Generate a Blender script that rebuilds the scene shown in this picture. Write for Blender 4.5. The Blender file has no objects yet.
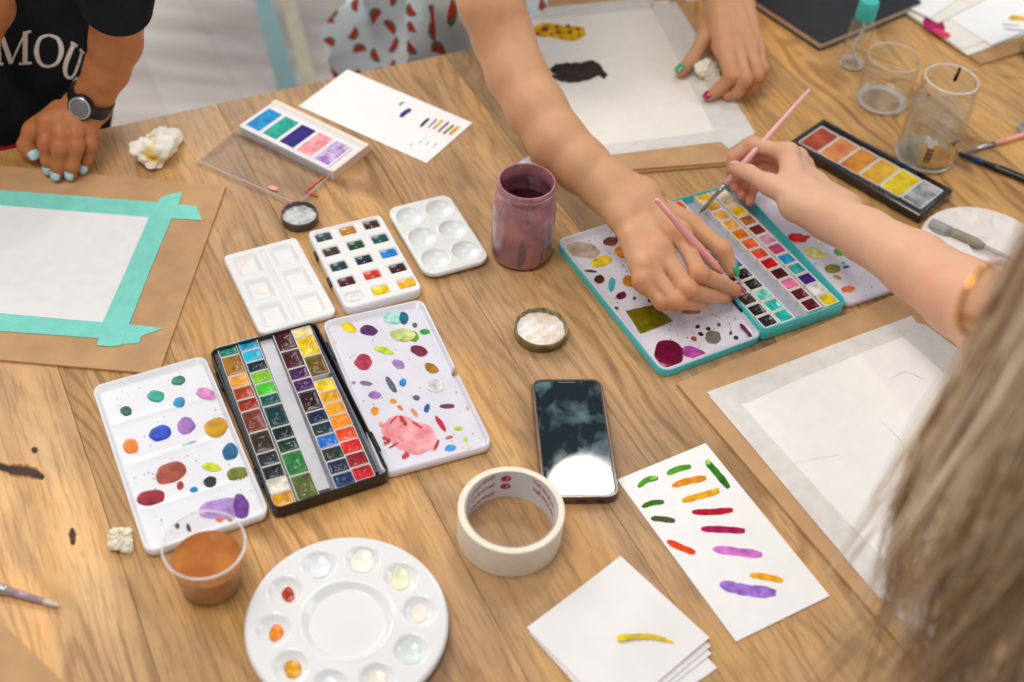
import bpy, math, random
import numpy as np
from mathutils import Vector, Matrix
R = math.radians
random.seed(7)
SC = bpy.context.scene
COL = SC.collection

# ---------------------------------------------------------------- camera
# world: table top is z = 0, the camera stands above the origin and looks towards +Y
F_PX, PITCH, ROLL, CAM_H = 1249.27, 0.799765, 0.0870353, 0.93429
FW = Vector((0, math.cos(PITCH), -math.sin(PITCH))); UP0 = Vector((0, math.sin(PITCH), math.cos(PITCH))); RT0 = Vector((1, 0, 0))
cr, sr = math.cos(ROLL), math.sin(ROLL)
CX = cr * RT0 + sr * UP0; CY = -sr * RT0 + cr * UP0
cam = bpy.data.objects.new('camera', bpy.data.cameras.new('camera')); COL.objects.link(cam)
cam.matrix_world = Matrix(((CX.x, CY.x, -FW.x, 0), (CX.y, CY.y, -FW.y, 0), (CX.z, CY.z, -FW.z, CAM_H), (0, 0, 0, 1)))
cam.data.sensor_width = 36; cam.data.lens = F_PX / 1024 * 36; cam.data.clip_start = .02
cam.data.dof.use_dof = True; cam.data.dof.focus_distance = 1.27; cam.data.dof.aperture_fstop = 3.2
SC.camera = cam
def at(u, v, z=0.0):
    """the point of the horizontal plane z that photograph pixel (u, v) shows"""
    d = FW + CX * ((u - 512) / F_PX) + CY * (-(v - 341) / F_PX)
    t = (z - CAM_H) / d.z
    return Vector((d.x * t, d.y * t, z))

# ---------------------------------------------------------------- world, lights, exposure
SC.view_settings.view_transform = 'Standard'; SC.view_settings.look = 'None'
SC.view_settings.gamma = 1; SC.view_settings.use_curve_mapping = False
SC.view_settings.exposure = -0.02
w = bpy.data.worlds.new('room_light'); SC.world = w; w.use_nodes = True
nt = w.node_tree; bg = nt.nodes['Background']
bg.inputs[0].default_value = (0.92, 0.95, 1.0, 1); bg.inputs[1].default_value = 0.41
def area(name, loc, target, size, size_y, power, col):
    l = bpy.data.lights.new(name, 'AREA'); l.shape = 'RECTANGLE'; l.size = size; l.size_y = size_y
    l.energy = power; l.color = col
    o = bpy.data.objects.new(name, l); COL.objects.link(o); o.location = loc
    o.rotation_euler = (Vector(target) - Vector(loc)).to_track_quat('-Z', 'Y').to_euler()
    return o
area('window_light', (-1.9, 3.0, 1.9), (0.0, 1.0, 0), 1.8, 1.4, 58, (1.0, .985, .96))
area('side_window_light', (2.9, 1.3, 2.0), (0.1, 1.0, 0), 1.6, 1.2, 24, (.86, .93, 1.0))
area('ceiling_light', (-.6, .4, 2.3), (-.15, 1.1, 0), 1.2, .8, 27, (1.0, .93, .84))
SC.cycles.max_bounces = 10; SC.cycles.transparent_max_bounces = 16; SC.cycles.transmission_bounces = 10
SC.cycles.caustics_refractive = False; SC.cycles.caustics_reflective = False
SC.cycles.sample_clamp_indirect = 6

# ---------------------------------------------------------------- materials
def lin(h):
    if not isinstance(h, str): return tuple(h) + (1,)
    h = h.lstrip('#'); o = []
    for i in (0, 2, 4):
        c = int(h[i:i+2], 16) / 255; o.append(c / 12.92 if c <= .04045 else ((c + .055) / 1.055) ** 2.4)
    return (*o, 1)
_mats = {}
def mat(name, col, rough=.5, metal=0, spec=.5, var=.06, scale=40, bump=0, bscale=300, trans=0, ior=1.45, alpha=1, sss=0, sss_col=None, col2=None, coat=0, detail=3):
    """a principled material whose base colour wanders a little (noise)"""
    if name in _mats: return _mats[name]
    m = bpy.data.materials.new(name); m.use_nodes = True; t = m.node_tree; N = t.nodes; L = t.links
    b = N['Principled BSDF']; c = lin(col)
    tc = N.new('ShaderNodeTexCoord'); no = N.new('ShaderNodeTexNoise'); no.inputs['Scale'].default_value = scale
    no.inputs['Detail'].default_value = detail
    L.new(tc.outputs['Object'], no.inputs['Vector'])
    mx = N.new('ShaderNodeMix'); mx.data_type = 'RGBA'
    c2 = lin(col2) if col2 else tuple(max(0, x * (1 - 2.4 * var)) for x in c[:3]) + (1,)
    c1 = c if col2 else tuple(min(1, x * (1 + var)) for x in c[:3]) + (1,)
    mx.inputs[6].default_value = c1; mx.inputs[7].default_value = c2
    mr = N.new('ShaderNodeMapRange'); mr.inputs[1].default_value = .35; mr.inputs[2].default_value = .68
    L.new(no.outputs['Fac'], mr.inputs[0]); L.new(mr.outputs[0], mx.inputs[0]); L.new(mx.outputs[2], b.inputs['Base Color'])
    b.inputs['Roughness'].default_value = rough; b.inputs['Metallic'].default_value = metal
    b.inputs['Specular IOR Level'].default_value = spec; b.inputs['IOR'].default_value = ior
    b.inputs['Transmission Weight'].default_value = trans; b.inputs['Alpha'].default_value = alpha
    b.inputs['Coat Weight'].default_value = coat; b.inputs['Coat Roughness'].default_value = .08
    if sss:
        b.inputs['Subsurface Weight'].default_value = sss; b.inputs['Subsurface Radius'].default_value = (1, .35, .2)
        b.inputs['Subsurface Scale'].default_value = .006
    if bump:
        n2 = N.new('ShaderNodeTexNoise'); n2.inputs['Scale'].default_value = bscale; n2.inputs['Detail'].default_value = 4
        L.new(tc.outputs['Object'], n2.inputs['Vector'])
        bp = N.new('ShaderNodeBump'); bp.inputs['Strength'].default_value = bump; bp.inputs['Distance'].default_value = .002
        L.new(n2.outputs['Fac'], bp.inputs['Height']); L.new(bp.outputs[0], b.inputs['Normal'])
    _mats[name] = m; return m
def paint(h, wet=True):
    return mat(('wet_paint_' if wet else 'dry_paint_') + h.strip('#'), h, .2 if wet else .75, var=.16, scale=110, spec=.45 if wet else .2, bump=.06 if wet else 0, bscale=160)
def clear(name, col='ffffff', rough=.02, ior=1.45, body=0.0):
    """thin clear wall: lets light straight through, mirrors at grazing angles; body = share of milky colour"""
    if name in _mats: return _mats[name]
    m = bpy.data.materials.new(name); m.use_nodes = True; t = m.node_tree; N = t.nodes; L = t.links; N.remove(N['Principled BSDF'])
    tr = N.new('ShaderNodeBsdfTransparent'); tr.inputs[0].default_value = tuple(x**.4 for x in lin(col)); gl = N.new('ShaderNodeBsdfGlossy'); gl.inputs['Roughness'].default_value = rough
    lw = N.new('ShaderNodeLayerWeight'); lw.inputs['Blend'].default_value = .5; pw = N.new('ShaderNodeMath'); pw.operation = 'POWER'; pw.inputs[1].default_value = 3.4; L.new(lw.outputs['Facing'], pw.inputs[0]); fr = N.new('ShaderNodeMath'); fr.operation = 'MULTIPLY_ADD'; fr.inputs[1].default_value = 1.0*min(1, (ior - 1)/.4); fr.inputs[2].default_value = .085*min(1, (ior - 1)/.4); L.new(pw.outputs[0], fr.inputs[0]); mx = N.new('ShaderNodeMixShader'); L.new(fr.outputs[0], mx.inputs[0]); L.new(tr.outputs[0], mx.inputs[1]); L.new(gl.outputs[0], mx.inputs[2])
    tc = N.new('ShaderNodeTexCoord'); no = N.new('ShaderNodeTexNoise'); no.inputs['Scale'].default_value = 60; L.new(tc.outputs['Object'], no.inputs['Vector'])
    bp = N.new('ShaderNodeBump'); bp.inputs['Strength'].default_value = .06; bp.inputs['Distance'].default_value = .001; L.new(no.outputs['Fac'], bp.inputs['Height']); L.new(bp.outputs[0], gl.inputs['Normal'])
    df = N.new('ShaderNodeBsdfDiffuse'); df.inputs[0].default_value = lin(col); m2 = N.new('ShaderNodeMixShader'); m2.inputs[0].default_value = body; L.new(mx.outputs[0], m2.inputs[1]); L.new(df.outputs[0], m2.inputs[2])
    L.new(m2.outputs[0], N['Material Output'].inputs[0]); _mats[name] = m; return m

# ---------------------------------------------------------------- mesh helpers
W = {}          # world matrix of every empty / part
def thing(name, label, cat, loc=(0, 0, 0), rz=0, group=None):
    o = bpy.data.objects.new(name, None); COL.objects.link(o); o.empty_display_size = .02
    o.location = loc; o.rotation_euler = (0, 0, rz)
    W[o.name] = Matrix.Translation(Vector(loc)) @ Matrix.Rotation(rz, 4, 'Z')
    return tag(o, label, cat, group)
def tag(o, label=None, cat=None, group=None, kind=None):
    if label: o['label'] = label
    if cat: o['category'] = cat
    if group: o['group'] = group
    if kind: o['kind'] = kind
    return o
def mk(name, vf, m, parent=None, smooth=False, world=False, loc=None, rz=0, auto=None):
    """link (verts, faces) as ONE mesh object; world=True: verts are world points, moved into the parent's space"""
    vs, fs = vf; vs = [Vector(v) for v in vs]
    Wp = W[parent.name] if parent is not None else Matrix.Identity(4)
    if parent is None and loc is not None:
        Wp = Matrix.Translation(Vector(loc)) @ Matrix.Rotation(rz, 4, 'Z')
    elif parent is None and world:
        c = sum(vs, Vector()) / len(vs); Wp = Matrix.Translation(c)
    if world: inv = Wp.inverted(); vs = [inv @ v for v in vs]
    me = bpy.data.meshes.new(name); me.from_pydata([tuple(v) for v in vs], [], fs); me.update()
    if smooth:
        me.polygons.foreach_set('use_smooth', [True] * len(me.polygons))
        if auto is not None:
            try: me.set_sharp_from_angle(angle=R(auto))
            except Exception: pass
    if isinstance(m, (list, tuple)):
        for x in m: me.materials.append(x)
    else: me.materials.append(m)
    o = bpy.data.objects.new(name, me); COL.objects.link(o)
    if parent is not None: o.parent = parent
    else: o.matrix_world = Wp
    W[o.name] = Wp
    return o
def join(*vfs):
    V, Fc = [], []
    for vs, fs in vfs:
        k = len(V); V += [tuple(v) for v in vs]; Fc += [tuple(i + k for i in f) for f in fs]
    return V, Fc
def shift(vf, x=0, y=0, z=0, rz=0):
    c, s = math.cos(rz), math.sin(rz)
    return [(v[0]*c - v[1]*s + x, v[0]*s + v[1]*c + y, v[2] + z) for v in vf[0]], vf[1]
def rr(w, h, r, n=5):
    """rounded rectangle, counter-clockwise"""
    r = max(min(r, w/2 - 1e-5, h/2 - 1e-5), 1e-5); o = []
    for sx, sy, a0 in ((1, 1, 0), (-1, 1, 90), (-1, -1, 180), (1, -1, 270)):
        for i in range(n + 1):
            a = R(a0 + 90 * i / n); o.append((sx*(w/2 - r) + r*math.cos(a), sy*(h/2 - r) + r*math.sin(a)))
    return o
def loft(rings, cap0=True, cap1=True, closed=True):
    n = len(rings[0]); V = [tuple(p) for r in rings for p in r]; Fc = []
    for k in range(len(rings) - 1):
        for i in range(n if closed else n - 1):
            j = (i + 1) % n; Fc.append((k*n + i, k*n + j, (k+1)*n + j, (k+1)*n + i))
    if cap0: Fc.append(tuple(reversed(range(n))))
    if cap1: Fc.append(tuple((len(rings)-1)*n + i for i in range(n)))
    return V, Fc
def prof(w, h, r, pz, n=5, cap0=True, cap1=True):
    """rounded-rect rings at (inset, z) pairs, from the outside bottom round to the inside"""
    return loft([[(x, y, z) for x, y in rr(w - 2*i, h - 2*i, max(r - i, .0008), n)] for i, z in pz], cap0, cap1)
def plate(w, h, r, z0, z1, b=.0006, n=5):
    return prof(w, h, r, [(b, z0), (0, z0 + b), (0, z1 - b), (b, z1)], n)
def tray(w, h, r, z0, z1, wall, floor_z, b=.0008, n=5):
    return prof(w, h, r, [(b*2, z0), (0, z0 + b*2), (0, z1 - b), (b*.6, z1), (wall - b*.6, z1), (wall, z1 - b), (wall + .001, floor_z + .001), (wall + .002, floor_z)], n)
def lathe(pr, n=40, cx=0, cy=0):
    V, Fc = [], []; idx = []
    for r, z in pr:
        if r < 1e-6: idx.append([len(V)]); V.append((cx, cy, z))
        else:
            idx.append(list(range(len(V), len(V) + n)))
            V += [(cx + r*math.cos(2*math.pi*i/n), cy + r*math.sin(2*math.pi*i/n), z) for i in range(n)]
    for a, b in zip(idx, idx[1:]):
        for i in range(n):
            j = (i+1) % n
            if len(a) == 1 and len(b) == 1: continue
            if len(a) == 1: Fc.append((a[0], b[j], b[i]))
            elif len(b) == 1: Fc.append((a[i], a[j], b[0]))
            else: Fc.append((a[i], a[j], b[j], b[i]))
    return V, Fc
def tube(pts, rad, n=8, cap=True, up=None):
    """tapered tube through 3-D points"""
    pts = [Vector(p) for p in pts]; rings = []
    if not isinstance(rad, (list, tuple)): rad = [rad] * len(pts)
    prev = Vector(up) if up else Vector((0, 0, 1))
    for i, p in enumerate(pts):
        d = (pts[min(i+1, len(pts)-1)] - pts[max(i-1, 0)]).normalized()
        a = prev - d * prev.dot(d)
        if a.length < 1e-4: a = Vector((1, 0, 0)) - d * d.x
        a.normalize(); b = d.cross(a); prev = a
        rings.append([p + (a*math.cos(2*math.pi*k/n) + b*math.sin(2*math.pi*k/n)) * rad[i] for k in range(n)])
    return loft(rings, cap, cap)
def smooth_path(pts, k=6):
    """Catmull-Rom through rows of numbers"""
    P = np.array([list(p) for p in pts], float); P = np.vstack([2*P[0]-P[1], P, 2*P[-1]-P[-2]]); o = []
    for i in range(1, len(P) - 2):
        for s in range(k):
            t = s / k; a, b, c, d = P[i-1], P[i], P[i+1], P[i+2]
            o.append(.5*((2*b) + (c-a)*t + (2*a-5*b+4*c-d)*t*t + (-a+3*b-3*c+d)*t**3))
    o.append(P[-2]); return o
def box(x0, x1, y0, y1, z0, z1):
    V = [(x, y, z) for z in (z0, z1) for x, y in ((x0, y0), (x1, y0), (x1, y1), (x0, y1))]
    return V, [(3, 2, 1, 0), (4, 5, 6, 7), (0, 1, 5, 4), (1, 2, 6, 5), (2, 3, 7, 6), (3, 0, 4, 7)]
def slab(pts, z0, z1):
    """vertical-sided slab from a list of (x, y)"""
    a = sum(pts[i][0]*pts[(i+1) % len(pts)][1] - pts[(i+1) % len(pts)][0]*pts[i][1] for i in range(len(pts)))
    if a < 0: pts = pts[::-1]
    return loft([[(p[0], p[1], z0) for p in pts], [(p[0], p[1], z1) for p in pts]])
def px_slab(px, z0, z1):
    return slab([tuple(at(u, v, z1))[:2] for u, v in px], z0, z1)
def heightplate(outline, zf, zb, rings=40, side=.002):
    """solid plate with the top surface z = zf(x, y) inside a star-shaped outline (scaled towards its centre)"""
    n = len(outline); V = [(0, 0, zf(0, 0))]; Fc = []
    for k in range(1, rings + 1):
        s = k / rings
        V += [(x*s, y*s, zf(x*s, y*s)) for x, y in outline]
    V += [(x, y, zb + side) for x, y in outline] + [(x*.985, y*.985, zb) for x, y in outline]
    for i in range(n):
        j = (i+1) % n; Fc.append((0, 1 + i, 1 + j))
        for k in range(rings + 1): Fc.append((1 + k*n + i, 1 + (k+1)*n + i, 1 + (k+1)*n + j, 1 + k*n + j))
    Fc.append(tuple(reversed([1 + (rings+1)*n + i for i in range(n)])))
    return V, Fc
def fit(px, z=0):
    """px: TL, TR, BR, BL -> centre, angle, width, height of the rectangle they show"""
    P = [at(u, v, z) for u, v in px]; c = sum(P, Vector()) / 4
    e = (P[1] - P[0]).normalized() + (P[2] - P[3]).normalized(); f = (P[0] - P[3]).normalized() + (P[1] - P[2]).normalized()
    a1 = math.atan2(e.y, e.x); a2 = math.atan2(-f.x, f.y)
    d = math.atan2(math.sin(a2 - a1), math.cos(a2 - a1)); a = a1 + d/2
    return c, a, ((P[1]-P[0]).length + (P[2]-P[3]).length)/2, ((P[0]-P[3]).length + (P[1]-P[2]).length)/2
def blob_vf(u, v, ru, rv, rot, z, h=.0003, irr=.14, n=40, seed=0):
    rg = random.Random(seed*7919 + int(u*13 + v*7)); ph = [rg.uniform(0, 6.28) for _ in range(6)]; am = [rg.uniform(.3, 1)/(j + 1)**.9 for j in range(6)]
    ring = []
    for i in range(n):
        a = 2*math.pi*i/n; k = 1 + irr*sum(am[j]*math.sin((j+2)*a + ph[j]) for j in range(6))/1.6
        x, y = ru*k*math.cos(a), rv*k*math.sin(a); c, s = math.cos(R(rot)), math.sin(R(rot))
        ring.append(at(u + x*c - y*s, v + x*s + y*c, z))
    c = sum(ring, Vector()) / n; V = [tuple(p) for p in ring]; Fc = []
    for s, q in ((.96, .7), (.86, 1), (.6, .85), (.3, .8)): V += [tuple(c + (p - c)*s + Vector((0, 0, h*q))) for p in ring]
    V.append(tuple(c + Vector((0, 0, h*.8)))); 
    for k in range(4):
        for i in range(n): j = (i+1) % n; Fc.append((k*n + j, k*n + i, (k+1)*n + i, (k+1)*n + j))
    for i in range(n): Fc.append((4*n + (i+1) % n, 4*n + i, 5*n))
    return V, Fc
def blob(parent, u, v, ru, rv, rot, col, z, name='paint_puddle', h=.0003, irr=.14, wet=True, seed=0):
    m = col if not isinstance(col, str) else paint(col, wet)
    return mk(name, blob_vf(u, v, ru, rv, rot, z, h, irr, seed=seed), m, parent, smooth=True, world=True)
def stroke(parent, pts, wd, col, z, name='brush_stroke', h=.00025, wet=False, rag=.12):
    """flat paint stroke through pixel points, wd = width in px"""
    P = smooth_path(pts, 6); n = len(P); L_, R_ = [], []
    rg = random.Random(int(pts[0][0]*17 + pts[0][1]))
    for i, p in enumerate(P):
        q = P[min(i+1, n-1)] - P[max(i-1, 0)]; q = q / (np.hypot(*q) + 1e-9); t = i/(n-1)
        w_ = wd/2 * (min(1, (.45 + 3.2*t)) * min(1, .55 + 3.2*(1-t))) * (1 + rg.uniform(-rag, rag))
        L_.append((p[0] - q[1]*w_, p[1] + q[0]*w_)); R_.append((p[0] + q[1]*w_, p[1] - q[0]*w_))
    ring = L_ + R_[::-1]; n2 = len(L_); V = [tuple(at(u, v, z)) for u, v in ring] + [tuple(at(u, v, z) + Vector((0, 0, h))) for u, v in ring]
    m = len(ring); Fc = []
    for i in range(n2 - 1): Fc.append((m + i, m + i + 1, m + m - 2 - i, m + m - 1 - i))
    for i in range(m): Fc.append((i, (i+1) % m, m + (i+1) % m, m + i))
    return mk(name, (V, Fc), paint(col, wet), parent, world=True)
def specks(parent, u0, v0, u1, v1, cnt, cols, z, inside=None, smin=.4, smax=1.5, name='paint_splatter', seed=1):
    """tiny splatter, nobody could count it: one mesh"""
    rg = random.Random(seed); vf = [[], []]; ms = [paint(c) for c in cols]; mi = []
    V, Fc = [], []
    for _ in range(cnt):
        u, v = rg.uniform(u0, u1), rg.uniform(v0, v1)
        if inside and not inside(u, v): continue
        r = rg.uniform(smin, smax) * rg.uniform(.5, 1); b = blob_vf(u, v, r, r*rg.uniform(.6, 1), rg.uniform(0, 180), z, .0002, .2, 8, seed)
        k = len(V); V += b[0]; Fc += [tuple(i + k for i in f) for f in b[1]]; c = rg.randrange(len(ms)); mi += [c]*len(b[1])
    o = mk(name, (V, Fc), ms, parent, world=True); o.data.polygons.foreach_set('material_index', mi); o['kind'] = 'stuff'
    return o
def in_quad(q):
    def f(u, v):
        s = None
        for i in range(4):
            a, b = q[i], q[(i+1) % 4]; c = (b[0]-a[0])*(v-a[1]) - (b[1]-a[1])*(u-a[0])
            if s is None: s = c > 0
            elif (c > 0) != s: return False
        return True
    return f
# ================================================================ SETTING
def floor_mat():
    m = bpy.data.materials.new('whitewashed_floor'); m.use_nodes = True; t = m.node_tree; N = t.nodes; L = t.links; b = N['Principled BSDF']
    tc = N.new('ShaderNodeTexCoord'); mp = N.new('ShaderNodeMapping'); mp.inputs['Rotation'].default_value = (0, 0, R(62)); mp.inputs['Scale'].default_value = (1, 1, 1)
    L.new(tc.outputs['Object'], mp.inputs[0])
    br = N.new('ShaderNodeTexBrick'); br.inputs['Scale'].default_value = 1; br.inputs['Brick Width'].default_value = 1.3; br.inputs['Row Height'].default_value = .17
    br.inputs['Mortar Size'].default_value = .0012; br.inputs['Color1'].default_value = lin('#cdc6c2'); br.inputs['Color2'].default_value = lin('#c2b8b2'); br.inputs['Mortar'].default_value = lin('#a89c94')
    L.new(mp.outputs[0], br.inputs[0])
    m2 = N.new('ShaderNodeMapping'); m2.inputs['Rotation'].default_value = (0, 0, R(62)); m2.inputs['Scale'].default_value = (1.6, 9, 1); L.new(tc.outputs['Object'], m2.inputs[0])
    no = N.new('ShaderNodeTexNoise'); no.inputs['Scale'].default_value = 1.6; no.inputs['Detail'].default_value = 6; L.new(m2.outputs[0], no.inputs['Vector'])
    rp = N.new('ShaderNodeValToRGB'); rp.color_ramp.elements[0].position = .3; rp.color_ramp.elements[1].position = .7
    rp.color_ramp.elements[0].color = lin('#a99688'); rp.color_ramp.elements[1].color = lin('#efeceb'); L.new(no.outputs['Fac'], rp.inputs[0])
    mx = N.new('ShaderNodeMix'); mx.data_type = 'RGBA'; mx.blend_type = 'MULTIPLY'; mx.inputs[0].default_value = .8
    L.new(br.outputs['Color'], mx.inputs[6]); L.new(rp.outputs[0], mx.inputs[7]); 
    g = N.new('ShaderNodeGamma'); g.inputs[1].default_value = .72; L.new(mx.outputs[2], g.inputs[0]); L.new(g.outputs[0], b.inputs['Base Color']); b.inputs['Roughness'].default_value = .55
    return m
o = mk('floor', box(-6, 6, -4, 8, -.80, -.75), floor_mat()); o['kind'] = 'structure'

wallm = mat('warm_white_wall', '#d9d4cc', .8, var=.02, scale=3)
for nm, bx in (('wall_back', box(-6, 6, 7.9, 8, -.75, 2.0)), ('wall_left', box(-6, -5.9, -4, 7.9, -.75, 2.0)), ('wall_right', box(5.9, 6, -4, 7.9, -.75, 2.0))):
    o = mk(nm, bx, wallm); o['kind'] = 'structure'
# the lamp over the table that the phone's glass mirrors
_g = at(582, 492, .01); _k = (CAM_H + 1.45 - .02)/(CAM_H - .01); _lamp = Vector((_g.x*_k, _g.y*_k, 1.45))
lp = thing('pendant_lamp', 'round glowing globe lamp hanging over the table, seen only as a reflection in the phone', 'lamp', tuple(_lamp))
gm = bpy.data.materials.new('glowing_globe'); gm.use_nodes = True; gb = gm.node_tree.nodes['Principled BSDF']; gb.inputs['Emission Color'].default_value = (1, .95, .88, 1); gb.inputs['Emission Strength'].default_value = 50
mk('globe', lathe([(  .085*math.sin(math.pi*i/16), -.085*math.cos(math.pi*i/16)) for i in range(17)], 32), gm, lp, smooth=True)
mk('cable', tube([(0, 0, .14), (0, 0, .55)], .004), mat('black_cable', '#202020', .6), lp)
mk('lamp_holder', lathe([(0, .078), (.03, .078), (.03, .145), (.012, .165), (0, .165)], 20), mat('brass_holder', '#b08d4a', .3, metal=.9), lp, smooth=True, auto=40)

# ================================================================ TABLE
ANG = R(-60.3)                         # the direction the planks run
ct, st_ = math.cos(ANG), math.sin(ANG)
def tn(t, n): return (t*ct + n*(-st_), t*st_ + n*ct)      # table axes -> world
def wood_mat():
    m = bpy.data.materials.new('mango_wood'); m.use_nodes = True; t = m.node_tree; N = t.nodes; L = t.links; b = N['Principled BSDF']
    def noise(vec, sc, det=4, rough=.55, dist=0):
        n = N.new('ShaderNodeTexNoise'); n.inputs['Scale'].default_value = sc; n.inputs['Detail'].default_value = det; n.inputs['Roughness'].default_value = rough
        n.inputs['Distortion'].default_value = dist; L.new(vec, n.inputs['Vector']); return n.outputs['Fac']
    def mapping(sc, rot=0):
        mp = N.new('ShaderNodeMapping'); mp.inputs['Scale'].default_value = sc; L.new(off.outputs[0], mp.inputs[0]); return mp.outputs[0]
    def ramp(fac, els):
        r = N.new('ShaderNodeValToRGB'); e = r.color_ramp.elements; e[0].position, e[0].color = els[0][0], lin(els[0][1]); e[1].position, e[1].color = els[-1][0], lin(els[-1][1])
        for p, c in els[1:-1]: q = e.new(p); q.color = lin(c)
        L.new(fac, r.inputs[0]); return r.outputs[0]
    def mix(a, b_, fac, mode='MIX'):
        x = N.new('ShaderNodeMix'); x.data_type = 'RGBA'; x.blend_type = mode
        if isinstance(fac, (int, float)): x.inputs[0].default_value = fac
        else: L.new(fac, x.inputs[0])
        for s, i in ((a, 6), (b_, 7)):
            if isinstance(s, str): x.inputs[i].default_value = lin(s)
            else: L.new(s, x.inputs[i])
        return x.outputs[2]
    tc = N.new('ShaderNodeTexCoord'); at_ = N.new('ShaderNodeAttribute'); at_.attribute_name = 'plank'
    off = N.new('ShaderNodeVectorMath'); off.operation = 'MULTIPLY_ADD'; off.inputs[1].default_value = (7.3, 3.1, 5.7)
    L.new(at_.outputs['Color'], off.inputs[0]); L.new(tc.outputs['Object'], off.inputs[2])
    # growth rings: bands across the board, pulled along the grain and warped by a slow noise
    warp = noise(mapping((1.0, 4.2, 1)), 1.0, 3, .5)
    sx = N.new('ShaderNodeSeparateXYZ'); L.new(off.outputs[0], sx.inputs[0])
    ma = N.new('ShaderNodeMath'); ma.operation = 'MULTIPLY_ADD'; ma.inputs[1].default_value = .95; L.new(warp, ma.inputs[0]); L.new(sx.outputs[1], ma.inputs[2])
    mb = N.new('ShaderNodeMath'); mb.operation = 'MULTIPLY'; mb.inputs[1].default_value = 230; L.new(ma.outputs[0], mb.inputs[0])
    sn = N.new('ShaderNodeMath'); sn.operation = 'SINE'; L.new(mb.outputs[0], sn.inputs[0])
    mr = N.new('ShaderNodeMapRange'); mr.inputs[1].default_value = -1; mr.inputs[2].default_value = 1; L.new(sn.outputs[0], mr.inputs[0])
    rings = mr.outputs[0]
    streak = noise(mapping((2.2, 34, 1)), 1.2, 5, .55)
    fine = noise(mapping((26, 330, 1)), 1.0, 3, .6)
    cloud = noise(mapping((4, 8, 1)), 1.0, 4, .55, .6)
    base = ramp(streak, [(.28, '#97774f'), (.44, '#b8956a'), (.6, '#caa77a'), (.76, '#dabd92')])
    base = mix(base, ramp(cloud, [(.3, '#8a7058'), (.5, '#c09c72'), (.66, '#e4b26c')]), .52)
    rc = ramp(rings, [(0, '#a98f74'), (.5, '#ffffff'), (1, '#fff3e2')])
    mk_ = N.new('ShaderNodeMapRange'); mk_.inputs[1].default_value = .42; mk_.inputs[2].default_value = .62; mk_.inputs[3].default_value = .12; mk_.inputs[4].default_value = .62; L.new(noise(mapping((1.5, 3.5, 1)), 1.0, 2, .5), mk_.inputs[0])
    base = mix(base, rc, mk_.outputs[0], 'MULTIPLY')
    fr = ramp(fine, [(.36, '#8a6a4c'), (.5, '#ffffff')])
    base = mix(base, fr, .32, 'MULTIPLY')
    # tint of each plank and a warm-to-grey drift from board to board
    t2 = N.new('ShaderNodeAttribute'); t2.attribute_name = 'tint'
    base = mix(base, t2.outputs['Color'], 1.0, 'MULTIPLY')
    g = N.new('ShaderNodeGamma'); g.inputs[1].default_value = 1.0; L.new(base, g.inputs[0])
    L.new(g.outputs[0], b.inputs['Base Color'])
    rr_ = N.new('ShaderNodeMapRange'); rr_.inputs[3].default_value = .36; rr_.inputs[4].default_value = .55; L.new(cloud, rr_.inputs[0]); L.new(rr_.outputs[0], b.inputs['Roughness'])
    b.inputs['Specular IOR Level'].default_value = .4
    bp = N.new('ShaderNodeBump'); bp.inputs['Strength'].default_value = .18; bp.inputs['Distance'].default_value = .001; L.new(fine, bp.inputs['Height']); L.new(bp.outputs[0], b.inputs['Normal'])
    return m
table = thing('dining_table', 'long mango wood plank table that carries all the painting things', 'table', (0, 0, -.75))
W[table.name] = Matrix.Translation((0, 0, -.75)) @ Matrix.Rotation(ANG, 4, 'Z'); table.rotation_euler = (0, 0, ANG)
seams = [(-.62, (1.1, 1.02, .92)), (-.47, (1.15, 1.1, 1.0)), (-.33, (1.1, 1.02, .92)), (-.165, (1.28, 1.2, 1.08)), (.017, (.98, .90, .70)), (.125, (1.08, 1.0, .90)), (.29, (.96, .91, .86)), (.44, (.98, .94, .90)), (.60, (.76, .78, .80)), (.71, (1.0, .93, .80)), (.86, (1.1, .98, .74)), (1.02, (1.12, 1.0, .76)), (1.17, (1.16, 1.06, .84)), (1.33, (1.1, 1.0, .8)), (1.48, (1.1, 1.0, .85)), (1.63, None)]
V, Fc, tint, pk = [], [], [], []
rg = random.Random(3)
for (n0, c), (n1, _) in zip(seams, seams[1:]):
    T0, T1 = -1.301, -.20; g = .00012; b_ = .0012
    ring = lambda i, z: [(T0 + i, n0 + g + i, z), (T1 - i, n0 + g + i, z), (T1 - i, n1 - g - i, z), (T0 + i, n1 - g - i, z)]
    vf = loft([ring(0, .715), ring(0, .7495), ring(.0004, .75)])
    k = len(V); V += vf[0]; Fc += [tuple(i + k for i in f) for f in vf[1]]
    off = (rg.random(), rg.random(), rg.random(), 1); tint += [(*c, 1)]*len(vf[0]); pk += [off]*len(vf[0])
top = mk('tabletop', (V, Fc), wood_mat(), table)
for nm, data in (('tint', tint), ('plank', pk)):
    a = top.data.attributes.new(nm, 'FLOAT_COLOR', 'POINT'); a.data.foreach_set('color', [x for c in data for x in c])
legm = mat('dark_wood_leg', '#8a6238', .5, var=.12, scale=12)
for t_, n_ in ((-1.22, -.54), (-1.22, 1.55), (-.28, -.54), (-.28, 1.55)):
    mk('leg', shift(plate(.09, .09, .006, 0, .716, .003), t_, n_), legm, table)
mk('apron', loft([[(x*1.0, y, z) for x, y in ((-1.24, -.56), (-.26, -.56), (-.26, 1.57), (-1.24, 1.57))] for z in (.62, .716)] + [[(x, y, z) for x, y in ((-1.22, -.54), (-.28, -.54), (-.28, 1.55), (-1.22, 1.55))] for z in (.716, .62)], False, False), legm, table)
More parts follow.
